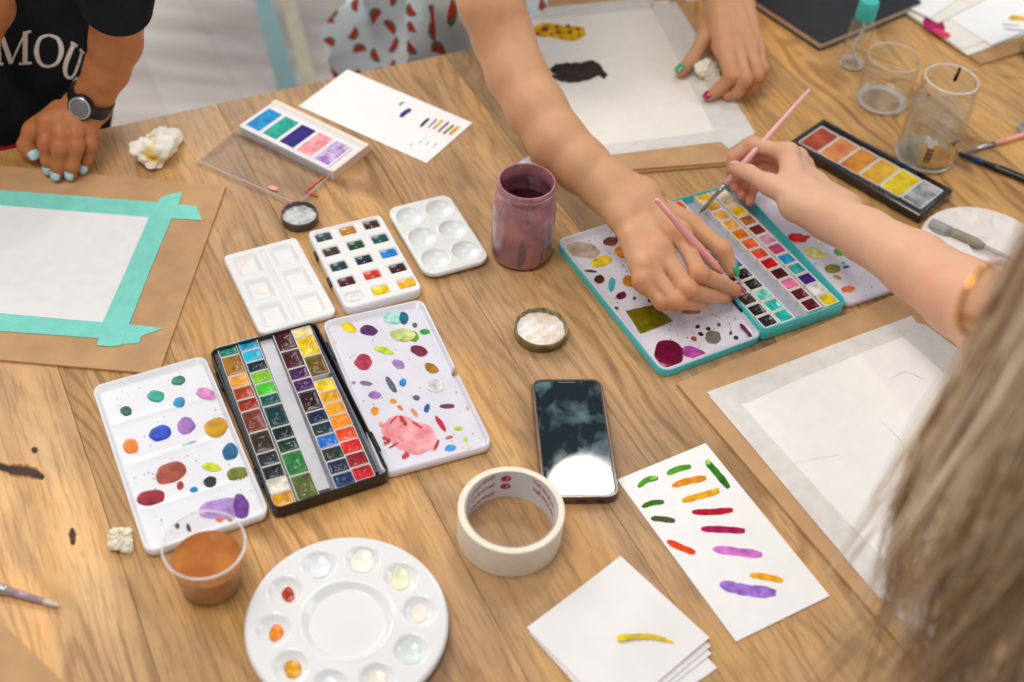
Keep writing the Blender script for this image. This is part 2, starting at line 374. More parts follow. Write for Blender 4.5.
# burnt knots in the pale plank on the left: stains of the wood itself
burn = mat('burnt_knot', '#3a2212', .6, var=.3, scale=60)
halo = mat('scorched_wood', '#a8682c', .5, var=.2, scale=50)
def knot(pts, wd, m=burn, z=.00012):
    P = smooth_path(pts, 5); rg = random.Random(int(pts[0][0])); A, B = [], []
    for i, p in enumerate(P):
        q = P[min(i+1, len(P)-1)] - P[max(i-1, 0)]; q = q/(np.hypot(*q)+1e-9); w_ = wd/2*math.sin(math.pi*(i+.6)/(len(P)+.2))**.5*rg.uniform(.7, 1.2)
        A.append((p[0]-q[1]*w_, p[1]+q[0]*w_)); B.append((p[0]+q[1]*w_, p[1]-q[0]*w_))
    n = len(A); V = [tuple(at(u, v, z)) for u, v in A + B]
    return mk('burnt_knot', (V, [(i, i+1, n+i+1, n+i) for i in range(n-1)]), m, table, world=True)
for pts, wd in (([(-6, 464), (12, 470), (30, 472), (44, 478)], 9), ([(32, 448), (37, 452)], 5), ([(72, 528), (73, 545)], 5)):
    knot(pts, wd*1.5, halo, .00006); knot(pts, wd)

# ================================================================ BACKGROUND STOOLS
m1_, m2_ = mat('pale_blue_metal', '#9fc4c8', .35, metal=.3, var=.05, scale=8), mat('cream_wood_panel', '#cfc8ae', .5, var=.05)
fo_ = at(291, 98, -.75); tp_ = Vector((fo_.x - .135, fo_.y + .16, -.30)); cen_ = Vector((fo_.x, fo_.y, 0)) + Vector((-.30, .345, 0))
stl = thing('stool', 'pale blue stool beyond the table edge, only one slanting splayed leg in view', 'stool', (cen_.x, cen_.y, -.75))
mk('seat', plate(.34, .34, .05, .45, .475, .004), m1_, stl)
for k in range(4):
    A_ = tp_ - cen_; F_ = fo_ - cen_; rz = k*math.pi/2; rot = Matrix.Rotation(rz, 3, 'Z'); A_ = rot @ Vector((A_.x, A_.y, .45)); F_ = rot @ Vector((F_.x, F_.y, 0)); tg = rot @ Vector((.92, .38, 0)); bk_ = rot @ Vector((-.38, .92, 0))
    def bar(o, w0, w1, dp): return loft([[p + tg*(o + w_) , p + tg*(o + w_) + bk_*dp, p + tg*(o - w_) + bk_*dp, p + tg*(o - w_)] for p, w_ in ((F_, w0), (A_, w1))])
    lg = mk('leg', bar(0, .024, .009, .022), m1_, stl); mk('leg_panel', bar(.052, .015, .017, .012), m2_, lg)

# ================================================================ DRAWING BOARDS
kraft = mat('brown_fibreboard', '#c89f74', .8, var=.05, scale=30, bump=.1, bscale=500, spec=.2)
kraft2 = mat('dark_fibreboard', '#b88e62', .8, var=.06, scale=30, bump=.1, bscale=500, spec=.2)
paperm = mat('watercolour_paper', '#f3f2f0', .9, var=.012, scale=60, bump=.12, bscale=900, spec=.15)
mint = mat('mint_masking_tape', '#92eee0', .6, var=.03, scale=80, alpha=.8, spec=.3)
whitetape = mat('white_masking_tape', '#f6f4f0', .6, var=.03, scale=80, alpha=.7, spec=.3)
c = (at(227, 187) + at(160, 371)) / 2
bd = thing('drawing_board', 'brown board with paper framed by mint green tape, beside the hand with pale blue nails', 'drawing board', (c.x - .21, .9665, 0), R(-.2), 'drawing boards on the table')
mk('board', plate(.42, .297, .001, 0.0002, .0032, .0003), kraft, bd)
mk('paper', px_slab([(-130, 195), (163, 209), (113, 329), (-130, 318)], .0033, .0036), paperm, bd, world=True)
Z = .0038
mk('tape_strip', px_slab([(-130, 181), (0, 190), (80, 196), (150, 201.5), (196, 206), (199, 213), (202, 220), (150, 217), (0, 205), (-130, 196)], Z, Z+.00012), mint, bd, world=True)
mk('tape_strip', px_slab([(-130, 305), (0, 313), (60, 318.5), (128, 324), (163, 328), (150, 333), (141, 336), (139, 343), (118, 344), (98, 338), (0, 331), (-130, 322)], Z, Z+.00012), mint, bd, world=True)
mk('tape_strip', px_slab([(161, 197), (170, 194), (182, 191.5), (180, 200), (172, 217), (150, 270), (121, 345), (110, 346.5), (97, 345), (103, 321), (126, 270), (150, 215)], Z+.0003, Z+.00042), mint, bd, world=True)

P0, P1 = at(672, 381), at(866, 608); ang = math.atan2(P0.y - P1.y, P0.x - P1.x) - R(90); ex = Vector((math.cos(ang), math.sin(ang), 0)); ey = Vector((-ex.y, ex.x, 0))
WB, HB = .345, .43; c = P0 + ex*WB/2 - ey*(HB/2 + .007)
bd = thing('drawing_board', 'brown board with blank white taped paper in front of the long-haired person', 'drawing board', (c.x, c.y, 0), ang, 'drawing boards on the table')
mk('board', plate(WB, HB, .001, .0002, .004, .0003), kraft, bd)
mk('backing_board', shift(plate(WB, HB, .001, .0001, .0002+.0001, .00005), .0, 0), kraft2, bd)
mk('paper', px_slab([(735, 400), (912, 328), (1040, 480), (900, 590)], .0042, .0045), paperm, bd, world=True)
Z = .0047
mk('tape_strip', px_slab([(707, 392), (760, 373), (840, 342), (900, 320), (912, 315.5), (916, 322), (911, 333), (860, 353), (800, 378), (748, 402), (724, 407), (716, 402)], Z, Z+.00012), whitetape, bd, world=True)
mk('tape_strip', px_slab([(709, 396), (739, 401), (800, 470), (900, 577), (960, 640), (930, 650), (874, 592), (800, 504), (745, 438)], Z+.0003, Z+.00042), whitetape, bd, world=True)
mk('tape_strip', px_slab([(902, 334), (914, 322), (926, 325), (957, 348), (1010, 390), (1060, 440), (1040, 460), (985, 408), (950, 377)], Z+.0003, Z+.00042), whitetape, bd, world=True)
pencil = mat('pencil_line', '#c9c9cc', .8, var=.02)
for pts in ([(770, 470), (800, 462), (840, 455)], [(880, 420), (900, 440), (905, 455)], [(890, 380), (905, 372), (925, 380)]):
    stroke(bd, pts, .5, '#cfcfd2', .00455, 'pencil_line', h=.0001)

P0, P1 = at(650.6, 182), at(734.5, 168.6); ang = math.atan2(P1.y - P0.y, P1.x - P0.x)
Q0, Q1 = at(746, 92), at(761, 133); ang2 = math.atan2(Q0.y - Q1.y, Q0.x - Q1.x) - R(90); ang = (ang + ang2)/2
ex = Vector((math.cos(ang), math.sin(ang), 0)); ey = Vector((-ex.y, ex.x, 0)); br_ = at(772, 162)
WT, HT = .297, .46; c = br_ - ex*WT/2 + ey*HT/2
bd = thing('drawing_board', 'brown board under the reaching arm, its taped paper showing a black feather painting', 'drawing board', (c.x, c.y, 0), ang, 'drawing boards on the table')
mk('board', plate(WT, HT, .001, .0032, .006, .0003), kraft, bd)
mk('backing_board', shift(plate(WT, HT, .001, .0002, .0031, .0003), -.002, -.003, rz=R(.5)), kraft2, bd)
Z = .0063
mk('paper', px_slab([(505, 18), (668, 0), (742, 134), (575, 156)], .0061, Z), mat('cream_watercolour_paper', '#f4efe6', .9, var=.012, scale=60, bump=.12, bscale=900, spec=.15), bd, world=True)
Z += .0002
mk('tape_strip', px_slab([(560, 150), (600, 145), (660, 138), (714, 131), (746, 126), (755, 131), (751, 138), (729, 141), (700, 144), (606, 155.5), (560, 160)], Z, Z+.00012), whitetape, bd, world=True)
mk('tape_strip', px_slab([(650, 4), (676, 2), (700, 40), (725, 84), (755, 133), (748, 134), (739, 143), (729, 149), (722, 143), (690, 84)], Z+.0002, Z+.00032), whitetape, bd, world=True)
mk('tape_strip', px_slab([(500, 12), (600, 2), (654, -3), (653, 8), (600, 13), (500, 23)], Z+.0002, Z+.00032), whitetape, bd, world=True)
stroke(bd, [(533, 31), (545, 30), (556, 31), (570, 34), (585, 31)], 14, '#e8b41c', Z+.0001, 'painted_spotted_shape', rag=.05)
for u, v, r in ((545, 29, 4), (557, 27, 2.2), (558, 32, 2.6), (568, 26, 2.5), (570, 32, 2.6), (578, 29, 2.2), (579, 35, 1.6), (538, 34, 2), (551, 34, 1.5)):
    blob(bd, u, v, r, r*.7, 0, '#8a4a20', Z+.0006, 'painted_spot', .0001, wet=False)
stroke(bd, [(551, 71), (562, 68), (580, 68), (592, 66), (606, 77)], 10, '#3a332e', Z+.0001, 'painted_feather', rag=.2)
stroke(bd, [(552, 76), (566, 79), (580, 79), (600, 73)], 6, '#4c443e', Z+.00035, 'painted_feather', rag=.2)
blob(bd, 576, 74, 23, 6, -1, '#3e3731', Z + .0006, 'painted_feather', .0001, .18, False)
stroke(bd, [(543, 69), (552, 69.5)], 1, '#4c443e', Z+.0001, 'painted_feather_shaft')

P0 = at(0, 622); P1 = at(62, 682); d = (P1 - P0).normalized(); nn = Vector((-d.y, d.x, 0))
if nn.y > 0: nn = -nn
a0 = P0 - d*.18
bdp = [tuple((a0 + d*x + nn*y)[:2]) for x, y in ((0, 0), (.42, 0), (.42, .3), (0, .3))]
cc = a0 + d*.21 + nn*.15
bd = thing('drawing_board', 'bare corner of a brown board at the very front left, below the silver brush', 'drawing board', (cc.x, cc.y, 0), math.atan2(d.y, d.x), 'drawing boards on the table')
mk('board', plate(.42, .3, .001, .0002, .0032, .0003), mat('pale_fibreboard', '#c2996f', .8, var=.05, scale=30, spec=.2), bd)
# far right board under the loose papers
c = at(1010, 56); d = (at(1011, 56) - at(978, 66)).normalized()
nn = Vector((-d.y, d.x, 0)); cc = at(980, 66) + d*.18 + nn*.10
bd = thing('drawing_board', 'brown board lying under the pile of loose papers at the far right', 'drawing board', (cc.x, cc.y, 0), math.atan2(d.y, d.x), 'drawing boards on the table')
mk('board', plate(.36, .20, .001, .0002, .0032, .0003), kraft2, bd)
# ================================================================ BIG BLACK TIN WITH TWO WHITE TRAYS
enamel = mat('white_enamel', '#e9e9ee', .22, var=.015, scale=20, coat=.3)
enamel_l = mat('lilac_white_enamel', '#dfdce6', .2, var=.02, scale=20, coat=.4)
blackm = mat('black_lacquer', '#17171a', .3, var=.1, scale=20, coat=.4)
greytin = mat('grey_tin_inside', '#8f8f99', .35, metal=.4, var=.08, scale=60)
panw = mat('white_pan_plastic', '#e9e7e2', .35, var=.03, scale=60)
def frame(px, z):
    c, a, w, h = fit(px, z); return c, a, w, h
def pan(parent, p, ang, w, h, zt, col, full_frame=True, name='paint_pan', inset=.0013, low=.0006):
    """one pan: a white plastic cup (child of the tin) with its cake of paint (sub-part)"""
    q = W[parent.name].inverted() @ Vector((p.x, p.y, 0)); M = W[parent.name]; th = ang - math.atan2(M[1][0], M[0][0])
    cup = shift(tray(w, h, .0012, zt - .0085, zt, inset, zt - .003, .0003, 2), q.x, q.y, 0, th)
    c = mk(name, cup, panw, parent)
    if col:
        rg = random.Random(int(p.x*1e5) ^ int(p.y*1e4)); o = rr(w - 2*inset - .0004, h - 2*inset - .0004, .001, 2)
        k = 7; n = len(o); zc = zt - low
        V = [(0, 0, zc - rg.uniform(.0008, .0016))]
        for i in range(1, k+1):
            s = i/k; V += [(x*s, y*s, zc - .0012*(1-s**2)*rg.uniform(.6, 1.1) + (rg.uniform(-.0002, .0002) if i < k else 0)) for x, y in o]
        V += [(x, y, zt - .0029) for x, y in o]; Fc = []
        for i in range(n):
            j = (i+1) % n; Fc.append((0, 1+i, 1+j))
            for r_ in range(k): Fc.append((1+r_*n+i, 1+(r_+1)*n+i, 1+(r_+1)*n+j, 1+r_*n+j))
        mk('paint_cake', shift((V, Fc), q.x, q.y, 0, th), paint(col), c, smooth=True)
    return c
Zt = .016
c, a, w_, h_ = frame([(212, 350), (316, 320), (389, 472), (271, 512)], Zt)
tin = thing('watercolour_tin', 'open black tin packed with four columns of colour pans between two white trays', 'paint tin', (c.x, c.y, 0), a, 'open watercolour sets on the table')
mk('pan_case', tray(w_, h_, .008, .0003, Zt, .002, .004), blackm, tin, smooth=True, auto=40)
mk('pan_bed', plate(w_ - .006, h_ - .006, .005, .0042, .0062, .0003), greytin, tin)
# the empty channel between the pairs and the flanking clip strips
def world_strip(a0, a1, wd, z0, z1, nm, m, parent):
    A, B = at(*a0, z1), at(*a1, z1); d = (B - A).normalized(); n = Vector((-d.y, d.x, 0))*wd/2
    return mk(nm, slab([tuple((A+n)[:2]), tuple((A-n)[:2]), tuple((B-n)[:2]), tuple((B+n)[:2])], z0, z1), m, parent, world=True)
zz = lambda x, y: (200 + x*.2933, 320 + y*.2933)
world_strip(zz(222, 62), zz(420, 578), .013, .0062, .0105, 'centre_channel', mat('pale_metal_channel', '#c9c7cc', .3, metal=.2, var=.05, scale=30), tin)
cols = [((88, 84), (293, 634), [(1, '#12806e'), (1.65, '#a8741c'), (1, '#f2a03c'), (1, '#b0401c'), (.95, '#9c2f16'), (1.7, '#7a3626'), (1.6, '#3a2a20'), (1, '#2a2f36'), (1, '#22262b'), (1, '#e6ddca'), (1, '#dd9b1c')]),
        ((158, 64), (372, 608), [(1, '#1c9fc8'), (1, '#2db4d8'), (.9, '#12283a'), (1, '#7fc21a'), (1, '#3fc02a'), (.9, '#0f5550'), (1.75, '#0d3842'), (1, '#13202c'), (1, '#123a28'), (1.75, '#2f7a3a'), (1.8, '#5a6820')]),
        ((278, 40), (500, 566), [(1.7, '#4a1616'), (1.55, '#4c1a20'), (1, '#4a1c54'), (1, '#4d1d58'), (1.7, '#2c1018'), (1, '#16244a'), (.95, '#26303c'), (1, '#1f72cc'), (1, '#2c3434'), (1, '#16264a'), (1, '#1a3560')]),
        ((343, 26), (565, 542), [(.8, '#f0dc90'), (1.75, '#f2c60c'), (1.8, '#6c5410'), (.35, None), (1, '#f5cf1e'), (1, '#f5ae1c'), (1, '#f2a41a'), (1.1, '#f08a1c'), (1, '#ec4a1c'), (1, '#d81f1c'), (1.05, '#941c26'), (1, '#c81c28')])]
for a0, a1, lst in cols:
    A, B = at(*zz(*a0), .014), at(*zz(*a1), .014); d = B - A; Lc = d.length; d.normalize(); tot = sum(x for x, _ in lst); s = 0
    for k, col in lst:
        ln = k/tot*Lc
        if k > .5: pan(tin, A + d*(s + ln/2), math.atan2(d.y, d.x) + R(90), .0196, ln - .0004, .0145, col, inset=.0006)
        s += ln
# clips along the outer sides of the columns
clipm = mat('dark_tin_clip', '#4c4c55', .35, metal=.6, var=.1)
for a0, a1 in ((zz(55, 112), zz(258, 650)), (zz(372, 14), zz(600, 520))):
    world_strip(a0, a1, .005, .0062, .0128, 'clip_strip', clipm, tin)
def ridge_tray(parent, px, z, mat_, ridges, name='mixing_tray', r=.010, z0=.0005, rim_h=.0055, notch=False, depth=0):
    """metal lid: raised rim, flat inside at height z, low ridges across it at the given fractions"""
    c, a, w, h = fit(px, z + .003); Wp = W[parent.name]; q = Wp.inverted() @ Vector((c.x, c.y, 0)); th = a - math.atan2(Wp[1][0], Wp[0][0])
    o = rr(w, h, r, 10)
    # subdivide straight sides
    oo = []
    for i in range(len(o)):
        A, B = o[i], o[(i+1) % len(o)]; L_ = math.hypot(A[0]-B[0], A[1]-B[1]); k = max(1, int(L_/(.0012 if notch else .005)))
        oo += [(A[0] + (B[0]-A[0])*j/k, A[1] + (B[1]-A[1])*j/k) for j in range(k)]
    if notch: oo = [(x - max(0, .006**2 - (y + .02*h)**2)**.5*.9 if x > w/2 - .001 else x, y) for x, y in oo]
    def sd(x, y):
        dx, dy = abs(x) - (w/2 - r), abs(y) - (h/2 - r)
        return r - math.hypot(max(dx, 0), max(dy, 0)) - min(max(dx, dy), 0)
    def zf(x, y):
        d = sd(x, y); e = max(0, min(1, 1 - (d - .0012)/.004)); e = e*e*(3-2*e); v = z + rim_h*e
        if d < .0008: v -= (.0008 - d)*.8
        if d > .004:
            for kind, p, am in ridges:
                t = (y/h + .5) if kind == 'h' else (x/w + .5)
                dd = abs(t - p)*(h if kind == 'h' else w); v += am*math.exp(-(dd/.0022)**2)
        return v
    vf = shift(heightplate(oo, zf, z0, 46, .002), q.x, q.y, 0, th)
    return mk(name, vf, mat_, parent, smooth=True)
zl = .0065
left = ridge_tray(tin, [(94, 387), (206, 356), (268, 512), (144, 557)], zl, enamel, [('h', .755, .0008), ('h', .50, .0008), ('h', .235, .0008)])
zb = lambda x, y: (90 + x*.308, 350 + y*.308)
def blobs(parent, f, k, lst, z, **kw):
    for i, (x, y, ru, rv, rot, col) in enumerate(lst):
        u, v = f(x, y); blob(parent, u, v, ru*k, rv*k, rot, col, z + .00008*(i % 5), seed=i, **kw)
blobs(left, zb, .308, [(117, 198, 19, 16, 0, '#0e5a58'), (214, 150, 27, 20, 0, '#14a08c'), (287, 99, 22, 16, -10, '#12806c'), (290, 170, 19, 18, 0, '#1c93c8'), (378, 143, 32, 20, 15, '#e08ac8'),
    (228, 270, 36, 26, -10, '#1c48c8'), (312, 246, 29, 28, 0, '#a070c0'), (410, 252, 36, 35, 0, '#d09a18'), (132, 312, 23, 27, -20, '#f0861c'), (262, 398, 54, 32, -18, '#a8523c'),
    (198, 480, 44, 28, -12, '#9c2c3c'), (455, 330, 24, 30, 0, '#2a6a98'), (480, 402, 37, 23, -5, '#7c8032'), (395, 380, 30, 14, 10, '#d2d82a'), (390, 428, 22, 18, 0, '#33303c'),
    (293, 440, 12, 14, 0, '#b04030'), (338, 455, 14, 11, -10, '#3ba0dc'), (322, 302, 25, 5, -15, '#c4ece4')], zl + .0002)
blobs(left, zb, .308, [(430, 515, 74, 36, -12, '#b08ed0'), (490, 508, 26, 42, -5, '#744498'), (420, 550, 12, 8, 0, '#e87038'), (455, 550, 9, 6, 0, '#f0a030'), (283, 570, 8, 9, 0, '#4a4460'), (320, 577, 7, 14, -20, '#5a3a60')], zl + .0003)
specks(left, 100, 370, 260, 545, 130, ['#39343c', '#5a4a68', '#7a5a48', '#46627a'], zl + .0002, in_quad([(104, 392), (202, 364), (262, 508), (150, 546)]), .3, .9)
rt = ridge_tray(tin, [(316, 322), (419, 303), (498, 446), (388, 472)], zl, enamel_l, [], name='mixing_tray', notch=True)
zr = lambda x, y: (310 + x*.2639, 300 + y*.2639)
blobs(rt, zr, .2639, [(145, 102, 32, 18, 25, '#f2cf28'), (222, 115, 32, 21, 5, '#5a2f66'), (318, 68, 42, 22, 0, '#a8ddd4'), (355, 68, 18, 24, 0, '#16708a'), (352, 132, 46, 25, 5, '#c8d684'), (392, 138, 19, 22, 0, '#6aa02c'),
    (397, 95, 10, 9, 0, '#5d7560'), (435, 120, 20, 10, 5, '#3aa83a'), (413, 192, 32, 20, 15, '#7c2a4a'), (280, 190, 36, 12, 18, '#c4d838'), (202, 235, 34, 30, 0, '#b83a54'), (335, 243, 24, 17, 35, '#a888c0'),
    (460, 258, 27, 18, 20, '#b07a20'), (307, 320, 12, 34, -35, '#5c6470'), (352, 312, 14, 14, 0, '#2f8fd8'), (212, 316, 24, 9, 5, '#9c7ca8'), (165, 313, 8, 6, 0, '#b090b8'), (245, 360, 23, 15, 0, '#a878cc'),
    (403, 370, 15, 9, 20, '#70607c'), (315, 383, 12, 9, 0, '#f0a838'), (245, 420, 17, 15, 0, '#f0982c'), (443, 410, 10, 18, 10, '#2468ac'), (520, 402, 28, 9, 0, '#6a3c54'), (475, 325, 34, 24, 0, '#dedbd8'),
    (495, 468, 10, 32, -32, '#c82c3c'), (562, 486, 18, 8, 5, '#c8d838'), (590, 527, 9, 8, 0, '#a8d048'), (600, 407, 8, 10, 0, '#f0c060'), (532, 560, 20, 13, -10, '#3b98d8'), (527, 520, 14, 5, -15, '#d06040'), (88, 160, 12, 8, 0, '#f5c850'), (596, 555, 20, 8, 0, '#f0d8b8')], zl + .0002)
pk = mat('pink_wash', '#efaeb0', .35, var=.05, col2='#d86c74', scale=75, detail=6)
blob(rt, *zr(378, 512), 100*.2639, 70*.2639, 18, pk, zl + .0002, h=.0002, irr=.22)
for pts, w in (([(340, 440), (365, 475)], 9), ([(385, 460), (425, 485)], 8), ([(350, 600), (372, 580)], 14), ([(470, 570), (488, 530)], 7), ([(275, 520), (305, 535)], 9), ([(300, 560), (335, 540)], 6), ([(335, 400), (350, 415)], 6), ([(300, 470), (330, 440)], 5), ([(280, 545), (300, 538)], 9)):
    stroke(rt, [zr(*p) for p in pts], w*.35, '#d04450', zl + .0005, 'paint_streak', wet=True, rag=.4)
for x, y in ((340, 405), (390, 420), (270, 470), (400, 432)): blob(rt, *zr(x, y), 3, 2, 40, '#f0a070', zl + .0005)
specks(rt, 315, 305, 490, 465, 150, ['#6a5a70', '#8a6a50', '#c85a60', '#5a7a98', '#e8a040'], zl + .0002, in_quad([(322, 327), (412, 311), (483, 440), (390, 463)]), .3, .8)
for x, y in ((203, 343), (345, 327)): pass
hingem = mat('tin_hinge', '#3a3a40', .3, metal=.8)
for f in (.2, .8):
    for s in (-1, 1): mk('hinge', shift(tube([(0, -.012, .0125), (0, .012, .0125)], .0016, 8), s*(w_/2 + .001), (f - .5)*h_), hingem, tin, smooth=True)

# ================================================================ TEAL TIN
teal = mat('turquoise_lacquer', '#4accd0', .25, var=.04, scale=20, coat=.5)
Zt = .018
c, a, w_, h_ = frame([(664, 205), (737, 179), (843, 301), (757, 335)], Zt)
tin2 = thing('watercolour_tin', 'open turquoise tin of pans that both painting hands reach into', 'paint tin', (c.x, c.y, 0), a, 'open watercolour sets on the table')
mk('pan_case', tray(w_, h_, .009, .0003, Zt, .0022, .004), teal, tin2, smooth=True, auto=40)
mk('pan_bed', plate(w_ - .006, h_ - .006, .006, .0042, .0085, .0003), mat('lilac_tin_inside', '#b9bccb', .3, metal=.3, var=.05), tin2)
z5 = lambda x, y: (650 + x*.2494, 170 + y*.2494)
C0, C1 = at(*z5(215, 110), .0155), at(*z5(642, 540), .0155); D1 = at(*z5(712, 520), .0155); B1 = at(*z5(535, 585), .0155); A1 = at(*z5(470, 605), .0155)
stp = (C1 - C0)/11; dd = stp.normalized(); an = math.atan2(dd.y, dd.x) + R(90); ln = stp.length
sets = [(C1, ['#f0bc18', '#f2b432', '#f0b860', '#f0b452', '#e87c18', '#ee6a38', '#ea5238', '#cc1c22', '#521420', '#e07aa8', '#66102c', '#5c1020'], 0),
        (D1, ['#efe6cc', '#e8dcb0', '#ecc61c', '#a86a34', '#7a2024', '#c896ac', '#c84c7c', '#2398d0', '#38aeac', '#40208c', '#eceaec', '#f0d41c'], 0),
        (B1, ['#ee4820', '#f0b0b8', '#3a2a34', '#c83c2c', '#3a6a3a', '#183c9c', '#1c3ca8', '#14161c', '#1a1614', '#7adcc8', '#1cbcb4', '#18b8ac'], 0),
        (A1, ['#28443c', '#20343c', '#6c3a28', '#3c2c28', '#303030', '#2c2c30', '#242428', '#30282c', '#1c1c20', '#3c2c20', '#1c1e20', '#181a1c'], 0)]
for E1, lst, _ in sets:
    for k, col in enumerate(reversed(lst)):
        pan(tin2, E1 - stp*k, an, .0194, ln - .0006, .0165, col, inset=.0014)
world_strip(z5(170, 180), z5(590, 590), .012, .0085, .0105, 'centre_channel', mat('lilac_metal_channel', '#b4b8cc', .3, metal=.2, var=.04), tin2)
zl2 = .007
tl = ridge_tray(tin2, [(558, 241), (655, 209), (756, 335), (664, 374)], zl2, enamel_l, [], rim_h=.005)
mk('tray_shell', shift(prof(.1, .1, .01, [(0, 0), (0, 0)]), 0, 0), teal, tl) if False else None
z6 = lambda x, y: (550 + x*.2638, 200 + y*.2638)
wash = mat('brown_wash', '#bfae9c', .3, var=.1, col2='#94806c', scale=70)
blob(tl, *z6(125, 190), 62*.2638, 31*.2638, 6, wash, zl2 + .0002, h=.0003)
blobs(tl, z6, .2638, [(195, 232, 40, 20, -8, '#e8cc1c'), (230, 157, 28, 18, 0, '#7a3c28'), (277, 195, 30, 25, 0, '#e8981c'), (265, 132, 16, 18, 0, '#4a5a2c'), (187, 300, 20, 16, 0, '#5a2c20'), (234, 320, 13, 28, 5, '#3cbcc4'),
    (305, 308, 32, 20, 0, '#c88420'), (327, 272, 21, 13, 20, '#38a4dc'), (270, 362, 20, 14, -20, '#6a2440'), (375, 328, 10, 7, 0, '#3a9a4a'), (378, 382, 8, 7, 0, '#4a1040'), (530, 420, 38, 13, 5, '#b06830'),
    (618, 520, 32, 24, 0, '#74766a'), (545, 525, 10, 9, 0, '#c04838'), (640, 472, 7, 7, 0, '#4a6a48'), (600, 488, 9, 7, 0, '#24242c'), (560, 480, 9, 7, 0, '#30203c'), (572, 508, 11, 7, 20, '#2c2034'),
    (705, 522, 9, 8, 0, '#2c2c48'), (685, 505, 6, 6, 0, '#3a3a58'), (155, 270, 22, 5, 5, '#4a4440'), (252, 410, 9, 6, 0, '#6c6420'), (320, 372, 6, 6, 0, '#502c44')], zl2 + .0002)
def quad(parent, px, col, z, irr=.4, seed=3):
    P = []; rg = random.Random(seed)
    for i in range(len(px)):
        A, B = px[i], px[(i+1) % len(px)]
        for k in range(6): t = k/6; P.append((A[0]+(B[0]-A[0])*t + rg.uniform(-irr, irr), A[1]+(B[1]-A[1])*t + rg.uniform(-irr, irr)))
    return mk('paint_puddle', px_slab(P, z, z + .0006), paint(col), parent, world=True)
quad(tl, [z6(288, 420), z6(395, 396), z6(466, 458), z6(342, 506)], '#77700f', zl2 + .0002)
blob(tl, *z6(450, 582), 58*.2638, 50*.2638, 25, '#720a34', zl2 + .0005, irr=.1, seed=2)
blob(tl, *z6(540, 578), 46*.2638, 24*.2638, 12, '#bb48a4', zl2 + .0002, h=.0002, irr=.25)
stroke(tl, [z6(720, 470), z6(740, 490), z6(766, 522)], 3.2, '#6c1048', zl2 + .002, 'paint_streak', wet=True)
specks(tl, 562, 215, 750, 370, 330, ['#33283c', '#2c4a5a', '#5a2c48', '#70683c', '#b04848', '#3a8a58'], zl2 + .0002, in_quad([(566, 245), (652, 216), (747, 332), (668, 366)]), .35, 1.15, seed=4)
tr = ridge_tray(tin2, [(741, 175), (822, 152), (916, 262), (840, 299)], zl2, enamel_l, [], rim_h=.004) if False else None
P_ = [at(843, 296, .01), at(887, 288, .01)]
# right tray: same length as the case, hinged along its right edge
q = W[tin2.name]; wr = .098
trc = q @ Vector((w_/2 + wr/2 + .002, .002, 0))
o_ = ridge_tray.__code__  # (same builder, placed by the case's own frame)
def right_tray():
    cs = [q @ Vector((w_/2 + .002 + x, y, 0)) for x, y in ((0, h_/2 - .004), (wr, h_/2 - .004), (wr, -h_/2 + .004), (0, -h_/2 + .004))]
    return cs
def px_of(p, z=None):
    d = p - Vector((0, 0, CAM_H)); x, y, f = d.dot(CX), d.dot(CY), d.dot(FW); return (512 + F_PX*x/f, 341 - F_PX*y/f)
cs = [px_of(Vector((p.x, p.y, zl2 + .003))) for p in right_tray()]
tr = ridge_tray(tin2, cs, zl2, enamel_l, [], rim_h=.004)
blobs(tr, z5, .2494, [(592, 272, 38, 19, 5, '#e0281c'), (630, 268, 14, 7, 5, '#d8342c'), (663, 332, 50, 20, 12, '#ece888'), (765, 325, 28, 17, 0, '#4cb828'), (733, 395, 30, 19, 0, '#8a8824'), (752, 430, 20, 7, 20, '#e89c40'),
    (795, 477, 25, 15, -5, '#f08048'), (775, 372, 8, 6, 0, '#58b8a8'), (787, 388, 14, 6, 0, '#6858b8'), (690, 285, 26, 12, 0, '#f4f0dc')], zl2 + .0002)
specks(tr, 758, 195, 880, 300, 190, ['#58a89c', '#6878a8', '#58906c', '#8a5a90'], zl2 + .0002, in_quad([cs[0], cs[1], cs[2], cs[3]]), .3, .9, seed=9)
mk('tray_shell', shift(plate(wr + .0016, h_ - .0065, .011, .0002, .006, .001), w_/2 + wr/2 + .002, 0), teal, tin2) if False else None
c2, a2, w2, h2 = fit([(558, 241), (655, 209), (756, 335), (664, 374)], zl2 + .003); qq = q.inverted() @ Vector((c2.x, c2.y, 0))
mk('tray_shell', shift(tray(w2 + .0026, h2 + .0026, .0115, .0002, .0102, .0009, .0004, .0003), qq.x, qq.y, 0, a2 - a), teal, tin2, smooth=True, auto=40)
for f in (.22, .78):
    for s in (-1, 1): mk('hinge', shift(tube([(0, -.012, .0135), (0, .012, .0135)], .0016, 8), s*(w_/2 + .001), (f - .5)*h_), hingem, tin2, smooth=True)

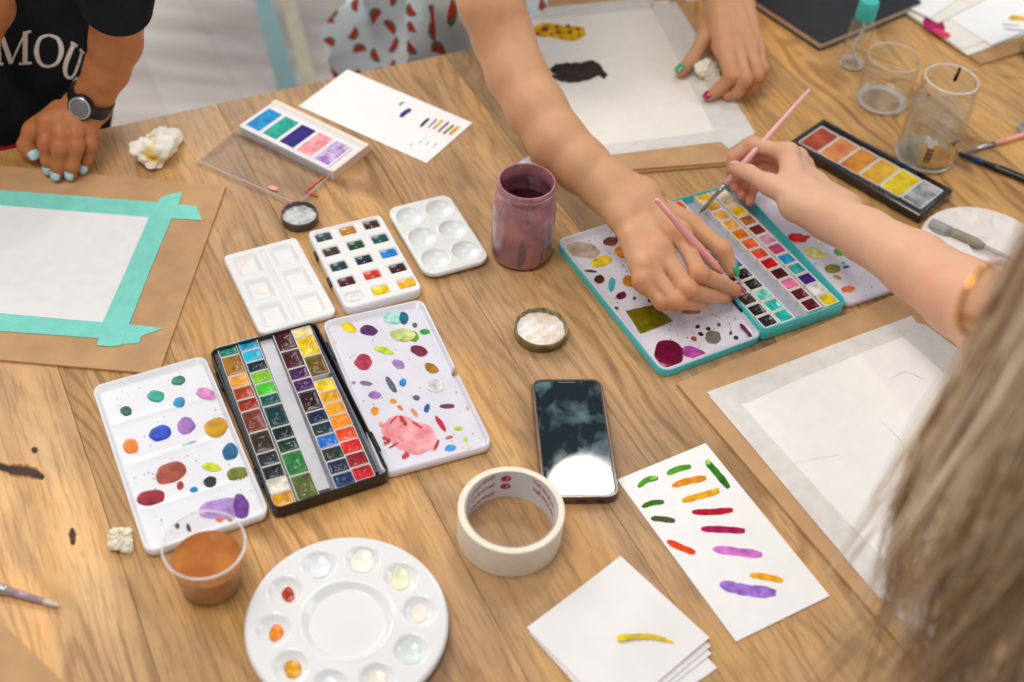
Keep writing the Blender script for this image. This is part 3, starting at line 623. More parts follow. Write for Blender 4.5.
# ================================================================ WHITE PLASTIC SET WITH 15 PANS
wplast = mat('white_plastic', '#ebebe9', .32, var=.01, scale=20, sss=.0)
zw = lambda x, y: (210 + x*.2347, 180 + y*.2347)
c, a, w_, h_ = frame([(306, 232), (380, 213), (424, 290), (346, 308)], .014)
ws = thing('watercolour_set', 'white plastic paint set with fifteen small pans, its moulded lid folded open', 'paint set', (c.x, c.y, 0), a, 'open watercolour sets on the table')
PC = [[at(*zw(*p), .012) for p in ((485, 243), (688, 190), (838, 440), (615, 498))]][0]
def bil(s, t): return (PC[0]*(1-s) + PC[1]*s)*(1-t) + (PC[3]*(1-s) + PC[2]*s)*t
inv = W[ws.name].inverted(); cent = [(inv @ bil(i/2, j/4)) for j in range(5) for i in range(3)]
def wz(x, y):
    v = .014; d = min(w_/2 - abs(x), h_/2 - abs(y))
    if d < .002: v -= (.002 - d)**2*600
    elif d > .0035: v -= .0010*min(1, (d - .0035)/.001)
    for p in cent:
        dx, dy = abs(x - p.x) - .0098, abs(y - p.y) - .0072; s = max(dx, dy)
        v -= .0026*max(0, min(1, -s/.0012))
    return v
def dense_outline(w, h, r, step):
    o = rr(w, h, r, 8); oo = []
    for i in range(len(o)):
        A, B = o[i], o[(i+1) % len(o)]; L_ = math.hypot(A[0]-B[0], A[1]-B[1]); k = max(1, int(L_/step)); oo += [(A[0]+(B[0]-A[0])*j/k, A[1]+(B[1]-A[1])*j/k) for j in range(k)]
    return oo
mk('pan_case', heightplate(dense_outline(w_, h_, .010, .0015), wz, .0004, 70, .003), wplast, ws, smooth=True)
cc = ['#3a4a52', '#b8821c', '#4a2c26', '#4a3a30', '#1f5230', '#1c5a58', '#1f3f48', '#1f2c3c', '#1f86dc', '#5c1838', '#dc3c28', '#3c1c22', None, '#f5d010', '#f5b010']
for p, col in zip(cent, cc):
    if col is None: mk('empty_pan', shift(tray(.0135, .0095, .001, .0105, .0116, .0006, .0108, .0001, 2), p.x, p.y), panw, ws); continue
    o = mk('paint_cake', shift(plate(.0165, .0115, .0012, .0102, .0128, .0006, 3), p.x, p.y), paint(col), ws, smooth=True, auto=50)
for i, col in ((3, '#6a4a38'), (8, '#2890e0'), (9, '#7a2458'), (10, '#e05038'), (14, '#f0a818'), (4, '#2c6a40')):
    p = W[ws.name] @ cent[i]; u, v = px_of(Vector((p.x, p.y, .0118))); blob(ws, u + (4 if i != 9 else 1), v - 1, 3.4, 2.2, -20, col, .0122, 'paint_smear', irr=.4, seed=i)
c3, a3, w3, h3 = fit([(222, 257), (296, 236), (338, 314), (260, 335)], .007); q3 = inv @ Vector((c3.x, c3.y, 0))
def lz(x, y):
    v = .008; d = min(w3/2 - abs(x), h3/2 - abs(y))
    if d < .002: v -= (.002 - d)**2*600
    for sx in (-1, 1):
        for k in (-1, 0, 1):
            px_, py_ = sx*w3*.245, k*h3*.315
            s = max(abs(x - px_) - w3*.165, abs(y - py_) - h3*.13)
            t = max(0, min(1, -s/.006)); v -= .0034*t*t*(3-2*t)
    s = abs(x) - w3*.035; t = max(0, min(1, -s/.003)) if abs(y) < h3*.44 else 0; v -= .0015*t
    return v
mk('lid_tray', shift(heightplate(dense_outline(w3, h3, .010, .002), lz, .0004, 60, .003), q3.x, q3.y, 0, a3 - a), wplast, ws, smooth=True)
for t in (.28, .62): mk('hinge_clip', shift(box(-.0014, .0014, -.006, .006, .006, .0105), -w_/2 - .001, (t - .5)*h_*-1), mat('dark_green_clip', '#1e2a26', .4), ws)
blob(ws, 240, 262, 7, 5, 0, mat('faint_pink_wash', '#f0ddd6', .4, var=.01), .0048, 'paint_stain', h=.0001)
for u, v in ((307, 308), (262, 290), (300, 270)): blob(ws, u, v, 6, 4, 0, mat('faint_yellow_wash', '#f0ede0', .4, var=.01), .0048, 'paint_stain', h=.0001)

# six-well mixing palette
milky = mat('milky_plastic', '#e2e5e4', .25, var=.01, sss=.2)
def well_plate(name, label, cat, px, z, wells, depth, r, ztop, m, group=None, flatten=1):
    c, a, w, h = fit(px, z); t = thing(name, label, cat, (c.x, c.y, 0), a, group)
    def zf(x, y):
        v = ztop; d = min(w/2 - abs(x), h/2 - abs(y))
        if d < .0025: v -= (.0025 - d)**2*300
        for wx, wy, wr in wells:
            k = math.hypot(x - wx*w, y - wy*h)/wr
            if k < 1: v -= depth*(1 - k*k)**.7 if k > .0 else depth
            elif k < 1.15: v += .0006*(1 - abs(k - 1.07)/.08) if abs(k-1.07) < .08 else 0
        return v
    mk('plate', heightplate(dense_outline(w, h, r, .002), zf, ztop - .0065 if ztop > .007 else .0004, 66, .002), m, t, smooth=True)
    return t, w, h
t6, w6, h6 = well_plate('mixing_palette', 'white six-well plastic palette beside the jar of purple water', 'palette', [(385, 208), (449, 194), (491, 259), (427, 278)], .009, [(sx*.235, (k)*.31, .0155) for sx in (-1, 1) for k in (-1, 0, 1)], .0062, .016, .010, milky, 'mixing palettes')
rgg = random.Random(5)
# ================================================================ ROUND PALETTES
porc = mat('white_porcelain_plastic', '#eaeaea', .18, var=.008, scale=15, coat=.4)
def round_palette(name, label, cxy, r, m, puddles=(), wells=10, rot=0, wr=None, centre=.44, group=None):
    t = thing(name, label, 'palette', (cxy[0], cxy[1], 0), rot, group); wr = wr or r*.15; rc = r*.715
    def zf(x, y):
        R_ = math.hypot(x, y); v = .010
        if R_ > r - .003: v -= ((R_ - r + .003)/.003)**2*.003
        if R_ < r*centre: v -= .0045*min(1, (r*centre - R_)/(.006))**1.0 if R_ < r*centre else 0
        elif R_ < r*centre + .002: v += .0004
        a = math.atan2(y, x); k = round(a/(2*math.pi/wells))*(2*math.pi/wells); d = math.hypot(x - rc*math.cos(k), y - rc*math.sin(k))/wr
        if d < 1: v -= .0068*(1 - d*d)**.75
        return v
    n = 200; mk('plate', heightplate([(r*math.cos(2*math.pi*i/n), r*math.sin(2*math.pi*i/n)) for i in range(n)], zf, .0006, 80, .004), m, t, smooth=True)
    for k, s, col, dx in puddles:
        a = 2*math.pi*k/wells; V, Fc = blob_vf(512, 341, 10, 10, 0, 0, .0008, .16, seed=int(k*3)); c = sum((Vector(v) for v in V), Vector())/len(V); e = max((Vector(v) - c).length for v in V)
        V = [((v[0]-c.x)/e*s*wr + rc*math.cos(a) + dx*wr*.3, (v[1]-c.y)/e*s*wr + rc*math.sin(a) - dx*wr*.2, .0036 + v[2] + .0068*(1 - (1 - (math.hypot(v[0]-c.x, v[1]-c.y)/e*s)**2)**.75) + (.0008 if dx else 0)) for v in V]
        mk('paint_puddle', (V, Fc), col if not isinstance(col, str) else paint(col), t, smooth=True)
    return t
cp = (at(245.5, 621, .008) + at(448, 621, .008))/2
faint = lambda n, c: mat('faint_' + n, c, .2, var=.02)
pal = round_palette('round_palette', 'white round ten-well palette holding red, orange and ochre blobs, at the front', (cp.x, cp.y - .0), .0855, porc,
    [(4, .56, '#c03c1c', .5), (5, .58, '#f08418', .4), (6, .62, '#d8980c', .4), (1, .85, faint('yellow', '#e9e8c4'), 0), (3, .85, faint('blue', '#e6eaec'), 0), (2, .85, faint('cream', '#efede0'), 0), (0, .6, faint('rose', '#f0e6dc'), 0), (9, .9, faint('green', '#d8e4e0'), 0), (8, .7, faint('cream2', '#eee8dc'), 0), (7, .7, faint('blue', ''), 0)], rot=R(14), wr=.0145, group='mixing palettes')
cq = at(985, 250, .006)
pal2 = round_palette('round_palette', 'white round palette with unused wells, partly behind the blonde hair', (cq.x, cq.y), .075, mat('blush_plastic', '#ece3dd', .3, var=.01), wells=8, rot=R(10), wr=.0175, centre=.26, group='mixing palettes')

# ================================================================ FIVE-PAN BOX AND ITS CLEAR LID
clearp = clear('clear_plastic', 'fbfbfd', .04, 1.3)
c, a, w_, h_ = frame([(272, 103), (364, 145), (331, 171), (238, 125)], .012)
fb = thing('paint_box', 'white box of five large pans, blue to lilac, its clear lid folded out', 'paint set', (c.x, c.y, 0), a, 'open watercolour sets on the table')
mk('case', prof(w_, h_, .002, [(0, .0003), (0, .011), (.0006, .0118), (.004, .0118), (.0046, .0105)], 3), mat('white_box_plastic', '#efedf0', .25, var=.01, coat=.3), fb)
for k, col in enumerate(['#1292d4', '#22a894', '#30207c', '#f0b4b4', '#d8c6e4']):
    x = (k - 2)*w_*.186 - .002; pass
    p = mk('paint_pan', shift(tray(w_*.186, h_*.78, .002, .0104, .0124, .0012, .0112, .0002, 3), x, -.003), mat('white_box_plastic', '', ), fb)
    m = paint(col) if k < 3 else mat('mottled_pan%d' % k, col, .2, col2=['', '', '', '#e8607c', '#9a5cb8'][k], scale=130, var=.1, bump=.2)
    mk('paint_cake', shift(plate(w_*.170, h_*.72, .0015, .0112, .0119, .0003, 3), x, -.003), m, p)
mk('side_lip', box(-w_/2, w_/2, h_/2 - .001, h_/2 + .006, .0003, .0128), mat('cream_plastic', '#efdfcf', .35, var=.01), fb)
mk('end_lip', box(w_/2, w_/2 + .004, -h_/2, h_/2 + .006, .0003, .0126), mat('cream_plastic', ''), fb)
mk('clear_hinge', shift(plate(w_*.96, .007, .002, .001, .010, .0008), 0, -h_/2 - .0042), clearp, fb)
c, a, w_, h_ = frame([(236, 128), (330, 175), (297, 207), (200, 161)], .004)
ql = W[fb.name].inverted() @ Vector((c.x, c.y, 0)); al = a - math.atan2(W[fb.name][1][0], W[fb.name][0][0])
cl = mk('lid', shift(plate(w_, h_, .003, .0003, .0016, .0002, 3), ql.x, ql.y, 0, al), clearp, fb); cl['label'] = 'transparent lid folded flat, with an orange paint streak'
mk('rim', shift(prof(w_, h_, .003, [(0, .0016), (0, .006), (.0012, .006), (.0012, .0017)], 3, False, False), ql.x, ql.y, 0, al), clear('lid_edge', 'ffffff', .05, 1.5, .22), cl)
stroke(cl, [(331, 172), (316, 182), (305, 191)], 1.8, '#e86c50', .0018, 'paint_streak', wet=True)
stroke(cl, [(305, 191), (318, 196)], 2, '#e0583c', .0018, 'paint_streak', wet=True)
blob(cl, 273, 188, 5, 2.2, 10, mat('rose_smear', '#e8a098', .4), .0018, 'paint_streak')

# ================================================================ SWATCH CARDS, PAPERS
cardm = mat('white_card', '#f5f4f3', .85, var=.01, scale=50, bump=.08, bscale=900, spec=.15)
def card(name, label, px, z0, th, m, group=None, cat='paper', curl=0.0):
    c, a, w, h = fit(px, z0 + th); t = thing(name, label, cat, (c.x, c.y, 0), a, group)
    n = 14; V, Fc = [], []
    for s in (0, 1):
        for j in range(n+1):
            for i in range(n+1):
                x, y = (i/n - .5)*w, (j/n - .5)*h; e = (i/n)**3*curl + (1 - j/n)**4*curl*.3
                V.append((x, y, z0 + th*s + e))
    N1 = (n+1)**2
    for j in range(n):
        for i in range(n):
            a_ = j*(n+1) + i; Fc += [(a_+N1, a_+1+N1, a_+n+2+N1, a_+n+1+N1), (a_, a_+n+1, a_+n+2, a_+1)]
    for i in range(n):
        for p, q in ((i, i+1), ((n)*(n+1)+i+1, n*(n+1)+i), ((i+1)*(n+1), i*(n+1)), (i*(n+1)+n, (i+1)*(n+1)+n)): Fc.append((p, q, q+N1, p+N1))
    mk('sheet', (V, Fc), m, t); return t
c1 = card('swatch_card', 'white card with long green, orange, red and purple strokes, beside the phone', [(620, 479), (704.4, 443), (830.5, 595), (733.6, 643)], .0003, .0007, cardm, 'swatch cards', 'card')
for pts, wd, col in (([(638, 487), (647, 480), (658, 478)], 5.5, '#4f9a1c'), ([(667, 474), (678, 469), (691, 466.5)], 5.5, '#58a420'), ([(706, 461), (716, 472), (729, 488)], 6.5, '#2e7a1c'),
    ([(672, 486), (688, 481), (706, 478)], 6.5, '#f0921c'), ([(642, 507), (652, 503), (664, 502)], 5, '#3c7c1c'), ([(682, 501), (700, 496), (719, 491)], 6.5, '#efb018'), ([(651, 518.5), (662, 519), (675, 521)], 5.5, '#56582c'),
    ([(692, 512), (712, 512), (733, 510)], 6, '#bc1430'), ([(701, 529), (722, 529.5), (745, 531)], 6.5, '#b8145c'), ([(667, 541), (680, 547), (695, 553)], 6.5, '#ea4a18'), ([(713, 549), (735, 551.5), (762, 555)], 8, '#d87ad0'),
    ([(750, 575), (766, 577), (783, 581)], 6.5, '#f5ac20'), ([(720, 584), (745, 590), (776, 593)], 11, '#a478d8')):
    stroke(c1, pts, wd, col, .0011)
stroke(c1, [(650, 479.5), (657, 477)], 3, '#8cc83c', .0014); stroke(c1, [(706, 460), (710, 464)], 4, '#9cd04c', .0014); stroke(c1, [(712, 492), (719, 489)], 4, '#f4d02c', .0014)
c2_ = card('swatch_card', 'white card near the far edge with short thin test strokes in a row', [(299, 106), (347, 69.5), (473, 122.6), (426, 163)], .0003, .0007, cardm, 'swatch cards', 'card')
for pts, wd, col in (([(399, 105), (404, 102)], 1.6, '#4c8c68'), ([(400, 117), (406, 112), (411, 109.5)], 4, '#4c2c88'), ([(420, 127), (425, 122), (429, 118.5)], 2.6, '#30303c'), ([(428, 128), (437, 119)], 1.8, '#a090d0'), ([(433, 129), (443, 120)], 2.6, '#e8b828'),
    ([(438, 132), (449, 122)], 2.2, '#94508c'), ([(443, 134), (454, 125)], 2.4, '#74882c'), ([(449, 135), (459, 126)], 2.8, '#e8a818'), ([(419, 143), (427, 136)], 1.5, '#c0e4dc'), ([(425, 146), (429, 142)], 1.5, '#b8dce0'), ([(432, 148), (437, 143)], 1.5, '#cfe4ea'), ([(410, 146), (413, 143)], 1.3, '#c8d0e0')):
    stroke(c2_, pts, wd, col, .0011)
wavy = mat('used_white_paper', '#f1efee', .85, var=.02, scale=18, bump=.1, bscale=60, spec=.15)
g = 'square papers in the front stack'
card('square_paper', 'lowest square paper of the front stack, one corner sticking out to the right', [(541, 640), (634, 573), (713, 668), (618, 740)], .0003, .0004, wavy, g)
card('square_paper', 'square paper second from the bottom of the front stack, turned slightly left', [(528, 634), (624, 566), (712, 655), (616, 726)], .0012, .0004, wavy, g)
card('square_paper', 'square paper directly under the top sheet of the front stack', [(524, 632), (622, 564), (715, 648), (618, 717)], .0022, .0004, wavy, g)
pt = card('square_paper', 'top square paper of the front stack, marked with one yellow stroke', [(522, 628), (621, 559.5), (713, 640), (616, 712)], .0032, .0004, wavy, g, curl=.0015)
stroke(pt, [(617, 637), (630, 637), (644, 636), (656, 637.5), (673, 642)], 5, '#f2cf2c', .0052, rag=.35); stroke(pt, [(617, 638), (632, 637)], 6, '#f4d020', .0055)

# ================================================================ PHONE
c, a, w_, h_ = frame([(532.5, 379.5), (604, 378), (617.5, 496), (541, 499.5)], .010)
ph = thing('smartphone', 'dark smartphone in a brown bumper case, screen up, above the masking tape', 'phone', (c.x, c.y, 0), a)
mk('case', prof(w_, h_, .011, [(.0015, .0004), (0, .002), (0, .0092), (.0008, .0104), (.0024, .0104), (.003, .0092)], 8), mat('brown_phone_case', '#6b5347', .3, var=.1, coat=.3, metal=.2), ph, smooth=True, auto=50)
scr = bpy.data.materials.new('smudged_reflection_screen'); scr.use_nodes = True; t = scr.node_tree; N = t.nodes; L = t.links; b = N['Principled BSDF']
b.inputs['Base Color'].default_value = lin('#0c1a1e'); b.inputs['Specular IOR Level'].default_value = .5; b.inputs['Roughness'].default_value = .03
tc = N.new('ShaderNodeTexCoord'); no = N.new('ShaderNodeTexNoise'); no.inputs['Scale'].default_value = 38; no.inputs['Detail'].default_value = 7; no.inputs['Distortion'].default_value = .3; L.new(tc.outputs['Object'], no.inputs['Vector'])
rp = N.new('ShaderNodeValToRGB'); rp.color_ramp.elements[0].position = .5; rp.color_ramp.elements[1].position = .85; rp.color_ramp.elements[0].color = lin('#0a1c22'); rp.color_ramp.elements[1].color = lin('#6f9298'); L.new(no.outputs['Fac'], rp.inputs[0]); L.new(rp.outputs[0], b.inputs['Base Color'])  # teal patches of the mirrored ceiling put into the colour, along with smudges
mr = N.new('ShaderNodeMapRange'); mr.inputs[1].default_value = .4; mr.inputs[2].default_value = .7; mr.inputs[3].default_value = .015; mr.inputs[4].default_value = .07; L.new(no.outputs['Fac'], mr.inputs[0]); L.new(mr.outputs[0], b.inputs['Roughness'])
mk('screen', plate(w_ - .0066, h_ - .0066, .0085, .0085, .0098, .0003, 8), scr, ph)
mk('earpiece', shift(plate(.018, .0012, .0005, .0098, .0100, .00005), 0, h_/2 - .0048), mat('earpiece_grey', '#6a6e72', .4), ph)
mk('charging_port', shift(box(-.005, .005, -.0006, .0002, .0036, .0066), 0, -h_/2), blackm, ph)
mk('side_button', shift(box(-.0002, .0008, -.010, .010, .004, .0075), w_/2, .022), mat('case_button', '#57443b', .35), ph)
for dx in (-.018, .018): mk('speaker_grille', shift(plate(.009, .0016, .0007, .004, .0062, .0002), dx, -h_/2), blackm, ph)

# ================================================================ MASKING TAPE ROLL
ctp = at(511.5, 508.5, .037); rO, rI, hT = .0478, .0402, .037
tp = thing('masking_tape_roll', 'roll of cream masking tape lying flat in front of the phone', 'tape', (ctp.x, ctp.y, 0))
creamt = mat('cream_crepe_tape', '#efe6d3', .6, var=.02, scale=90, bump=.2, bscale=500)
mk('tape', lathe([(rI + .0012, .0004), (rO - .0006, .0004), (rO, .001), (rO, hT - .0008), (rO - .0008, hT), (rI + .0012, hT), (rI + .0012, .0004)], 96), creamt, tp, smooth=True, auto=40)
core = mk('core', lathe([(rI + .0012, .0005), (rI, .0005), (rI, hT - .0006), (rI + .0012, hT - .0006), (rI + .0012, .0005)], 96), mat('pale_core_card', '#dfdfe6', .5, var=.02), tp, smooth=True, auto=40)
mk('core_edge', lathe([(rI + .0001, hT - .0008), (rI + .0001, hT + .0001), (rI + .0016, hT + .0001), (rI + .0016, hT - .0008)], 96), mat('grey_card_edge', '#a89a88', .8, var=.05), core, smooth=True, auto=40)
redink = mat('red_print', '#b8345c', .6, var=.02)
def on_core(a, z, dr=.00025): return ((rI - dr)*math.cos(a), (rI - dr)*math.sin(a), z)
def core_stroke(pts, wd):
    V, Fc = [], []; P = smooth_path(pts, 3); n = len(P)
    for i, p in enumerate(P):
        q = P[min(i+1, n-1)] - P[max(i-1, 0)]; q = np.array([q[0]*rI, q[1]]); q /= (np.hypot(*q) + 1e-9); h = wd/2
        for s in (-1, 1): V.append(on_core(p[0] - s*q[1]*h/rI, p[1] + s*q[0]*h))
    return V, [(2*i, 2*i+1, 2*i+3, 2*i+2) for i in range(n-1)]
rg = random.Random(11); vf = []
def scribble(a0, z0, a1, z1, n, hgt):
    """a slanting line of small worn printed letters (too worn in the photo to read)"""
    for k in range(n):
        t0 = k/n; a_, z_ = a0 + (a1-a0)*t0, z0 + (z1-z0)*t0; da = (a1-a0)/n*.62
        kind = k % 4
        if kind == 0: s = [(a_, z_), (a_, z_ + hgt), (a_ + da, z_ + hgt*.5), (a_ + da*.9, z_)]
        elif kind == 1: s = [(a_, z_ + hgt*.9), (a_ + da*.2, z_), (a_ + da*.8, z_), (a_ + da, z_ + hgt*.9)]
        elif kind == 2: s = [(a_ + da, z_ + hgt*.8), (a_, z_ + hgt*.9), (a_, z_), (a_ + da, z_ + .0002)]
        else: s = [(a_, z_), (a_ + da*.5, z_ + hgt), (a_ + da, z_)]
        vf.append(core_stroke(s, .0009))
for zo in (-.004, .009, .021): scribble(R(172), .006 + zo*.8, R(112), .012 + zo, 11, .0042)
mk('printed_lettering', join(*vf), redink, core); vf = []
for zo in (0, .013): scribble(R(62), .020 + zo*.8, R(18), .012 + zo*.8, 9, .0042)
mk('printed_lettering', join(*vf), redink, core)
vf = []
for zo in (.010, .0225):
    V = [on_core(R(100 + 7*math.cos(2*math.pi*i/20)), .008 + zo*.9 + .0042*math.sin(2*math.pi*i/20), .0002) for i in range(20)]; vf.append((V, [tuple(range(20))]))
mk('printed_emblem', join(*vf), redink, core)
mk('emblem_tick', join(*[core_stroke([(R(103), .010 + zo*.9), (R(100), .006 + zo*.9), (R(97), .010 + zo*.9)], .0012) for zo in (.010, .0225)]), mat('pale_core_card', ''), core)

# ================================================================ JARS, LIDS, CUP, GLASSES
glass = clear('clear_glass', 'fbfefd', .03, 1.24, .015)
cj = Vector((.001, 1.047, 0))
jar = thing('paint_water_jar', 'glass jar smeared with dusty purple paint and full of dark plum water', 'jar', tuple(cj), 0, 'jars of paint water')
smear = bpy.data.materials.new('paint_smeared_glass'); smear.use_nodes = True; t = smear.node_tree; N = t.nodes; L = t.links; b = N['Principled BSDF']
tc = N.new('ShaderNodeTexCoord'); no = N.new('ShaderNodeTexNoise'); no.inputs['Scale'].default_value = 34; no.inputs['Detail'].default_value = 6; no.inputs['Distortion'].default_value = .8; L.new(tc.outputs['Object'], no.inputs['Vector'])
rp = N.new('ShaderNodeValToRGB'); e = rp.color_ramp.elements; e[0].position, e[0].color = .33, lin('#8a626c'); e[1].position, e[1].color = .66, lin('#b87c80'); x = e.new(.5); x.color = lin('#a56f78'); L.new(no.outputs['Fac'], rp.inputs[0])
mp = N.new('ShaderNodeMapping'); mp.inputs['Scale'].default_value = (60, 60, 12); L.new(tc.outputs['Object'], mp.inputs[0]); n2 = N.new('ShaderNodeTexNoise'); n2.inputs['Scale'].default_value = 1.6; n2.inputs['Detail'].default_value = 3; L.new(mp.outputs[0], n2.inputs['Vector'])
r2 = N.new('ShaderNodeValToRGB'); r2.color_ramp.elements[0].position = .56; r2.color_ramp.elements[1].position = .66; r2.color_ramp.elements[0].color = (0, 0, 0, 1); r2.color_ramp.elements[1].color = (1, 1, 1, 1); L.new(n2.outputs['Fac'], r2.inputs[0])
mx = N.new('ShaderNodeMix'); mx.data_type = 'RGBA'; L.new(r2.outputs[0], mx.inputs[0]); L.new(rp.outputs[0], mx.inputs[6]); mx.inputs[7].default_value = lin('#6f5c6c'); L.new(mx.outputs[2], b.inputs['Base Color']); b.inputs['Roughness'].default_value = .25; b.inputs['Coat Weight'].default_value = .6
rj = .0345
mk('glass_wall', lathe([(0, .0006), (rj*.86, .0006), (rj*.97, .004), (rj, .010), (rj, .070), (rj*.97, .077), (rj*.88, .085), (rj*.86, .089), (rj*.9, .091), (rj*.9, .1005), (rj*.88, .102), (rj*.84, .102), (rj*.82, .1), (rj*.82, .089), (rj*.83, .086), (rj*.92, .077), (rj*.94, .07), (rj*.94, .062)], 72), smear, jar, smooth=True, auto=60)
mk('water', lathe([(0, .0025), (rj*.86, .0026), (rj*.935, .008), (rj*.935, .0655), (0, .0655)], 64), mat('plum_water', '#4a1a2a', .08, var=.2, scale=50), jar, smooth=True, auto=40)
mk('thread_ring', lathe([(rj*.9, .0925), (rj*.935, .0935), (rj*.935, .095), (rj*.9, .096)], 64), smear, jar, smooth=True)
rg = random.Random(2); vf = []
for _ in range(26):
    a_ = rg.uniform(-math.pi, 0); z_ = .066 + .008*math.sin(a_*3) + rg.uniform(-.002, .002) if rg.random() < .7 else rg.uniform(.012, .07)
    r_ = rj + .0001; s = rg.uniform(.0004, .0009); d = Vector((math.cos(a_), math.sin(a_), 0)); tg = Vector((-d.y, d.x, 0)); p = d*r_ + Vector((0, 0, z_))
    vf.append(loft([[p + tg*s + Vector((0, 0, 0)), p + Vector((0, 0, s)), p - tg*s, p - Vector((0, 0, s))], [p + d*.0004 + tg*s*.5, p + d*.0004 + Vector((0, 0, s*.5)), p + d*.0004 - tg*s*.5, p + d*.0004 - Vector((0, 0, s*.5))]]))
o = mk('ochre_specks', join(*vf), paint('#c89450'), jar); o['kind'] = 'stuff'
cj2 = Vector((.4935, 1.289, 0)); r2_ = .0365
j2 = thing('water_jar', 'tall clear glass jar of water with a torn tan label and barcode', 'jar', tuple(cj2), 0, 'jars of paint water')
body = [(0, .0006), (r2_*.85, .0006), (r2_*.97, .004), (r2_, .012), (r2_, .084), (r2_*.97, .092), (r2_*.88, .100), (r2_*.86, .103), (r2_*.89, .105), (r2_*.89, .1175), (r2_*.87, .119), (r2_*.82, .119), (r2_*.81, .117), (r2_*.81, .102), (r2_*.85, .098), (r2_*.92, .09), (r2_*.945, .083), (r2_*.945, .012), (r2_*.9, .005), (0, .004)]
mk('glass_wall', lathe(body, 72), glass, j2, smooth=True, auto=60)
mk('water', lathe([(0, .0045), (r2_*.895, .0055), (r2_*.94, .012), (r2_*.94, .074), (0, .074)], 64), clear('water', 'eef2f0', 0.02, 1.2, .04), j2, smooth=True, auto=40)
for zt in (.108, .113): mk('thread_ring', lathe([(r2_*.89, zt - .001), (r2_*.925, zt), (r2_*.89, zt + .001)], 64), glass, j2, smooth=True)
def on_jar(a, z, d=0.0003): return ((r2_ + d)*math.cos(a), (r2_ + d)*math.sin(a), z)
def jar_patch(a0, a1, zlo, zhi, m, nm, par, d=.0003, n=18):
    V, Fc = [], []
    for i in range(n+1):
        a = a0 + (a1-a0)*i/n
        lo = zlo(i/n) if callable(zlo) else zlo; hi = zhi(i/n) if callable(zhi) else zhi
        V += [on_jar(a, lo, d), on_jar(a, hi, d)]
    for i in range(n): Fc.append((2*i, 2*i+2, 2*i+3, 2*i+1))
    return mk(nm, (V, Fc), m, par)
A0, A1 = R(-116), R(-42)
lab = jar_patch(A0, A1, .012, lambda t: .047 - .006*math.sin(t*9)**2 + .002*math.sin(t*31) + .006*t, mat('tan_label', '#dcb070', .6, var=.08, scale=120), 'label', j2)
jar_patch(A0 - .02, R(-82), lambda t: .040, lambda t: .056 + .002*math.sin(t*14) - .010*t**2, mat('torn_white_label', '#dfe3e8', .6, var=.03), 'torn_label_back', lab, .0002)
jar_patch(A0, A1, .0118, .0130, mat('label_brown', '#5a3424', .6), 'label_border', lab, .0005)
for k in range(9): jar_patch(R(-109), R(-96), .020 + k*.0023, .0211 + k*.0023 + .0004*(k % 3), mat('barcode_ink', '#4a4038', .6), 'barcode_bar', lab, .0005, 5)
for k in range(5): jar_patch(R(-90), R(-58), .026 + k*.0035, .0264 + k*.0035, mat('label_print', '#9a7440', .6), 'print_line', lab, .0005, 8)
jar_patch(R(-68), R(-44), .0485, .0505, mat('label_brown', ''), 'label_top_mark', lab, .0005, 6); jar_patch(R(-62), R(-54), .044, .048, paint('#4c7a34', False), 'green_mark', lab, .0006, 5)
blk = paint('#15120f')
for a_, z0, z1, dr in ((R(60), .100, .1185, -.0068), (R(62), .098, .108, -.0069), (R(172), .099, .107, -.0068), (R(-150), .101, .104, -.0068)):
    jar_patch(a_ - .05, a_ + .07, z0, z1, blk, 'black_paint_run', j2, dr, 4)
ct_ = Vector((.457, 1.405, 0)); rt_ = .034
tg_ = thing('drinking_glass', 'empty clear tumbler between the spray bottle and the tall jar', 'glass', tuple(ct_))
mk('glass_wall', lathe([(0, .0006), (rt_*.8, .0006), (rt_*.95, .003), (rt_, .009), (rt_*1.03, .03), (rt_*1.0, .068), (rt_*.985, .0695), (rt_*.965, .068), (rt_*.995, .03), (rt_*.94, .011), (rt_*.8, .008), (0, .007)], 64), glass, tg_, smooth=True, auto=60)
cs_ = Vector((.428, 1.487, 0))
sp = thing('spray_bottle', 'small clear spray bottle with a turquoise cap, beside the black notebook', 'bottle', tuple(cs_))
rs = .0165
mk('bottle', lathe([(0, .0006), (rs*.85, .0006), (rs, .003), (rs, .062), (rs*.93, .068), (rs*.6, .073), (rs*.55, .076), (rs*.5, .076), (rs*.55, .072), (rs*.88, .067), (rs*.93, .061), (rs*.93, .004), (0, .003)], 48), glass, sp, smooth=True, auto=60)
mk('cap', lathe([(0, .074), (rs*.78, .074), (rs*.8, .076), (rs*.78, .098), (rs*.7, .1), (0, .1)], 40), mat('turquoise_cap', '#45c4bc', .4, var=.03), sp, smooth=True, auto=40)
mk('dip_tube', tube(smooth_path([(0, 0, .074), (.002, 0, .05), (-.004, 0, .03), (.006, 0, .006)], 6), .0018, 8), mat('milky_tube', '#e4e8ea', .4), sp, smooth=True)
ce = at(1033, 55, 0)
eg = thing('drinking_glass', 'glass of pale blue water cut off by the right edge', 'glass', (ce.x + .012, ce.y, 0))
mk('glass_wall', lathe([(0, .0006), (.028, .0006), (.032, .004), (.034, .07), (.033, .071), (.0318, .07), (.030, .008), (0, .006)], 56), glass, eg, smooth=True, auto=60)
mk('water', lathe([(0, .0065), (.0297, .0085), (.0308, .045), (0, .045)], 48), mat('blue_water', '#b4d8e8', .05, var=.03, trans=.55, ior=1.33), eg, smooth=True, auto=40)

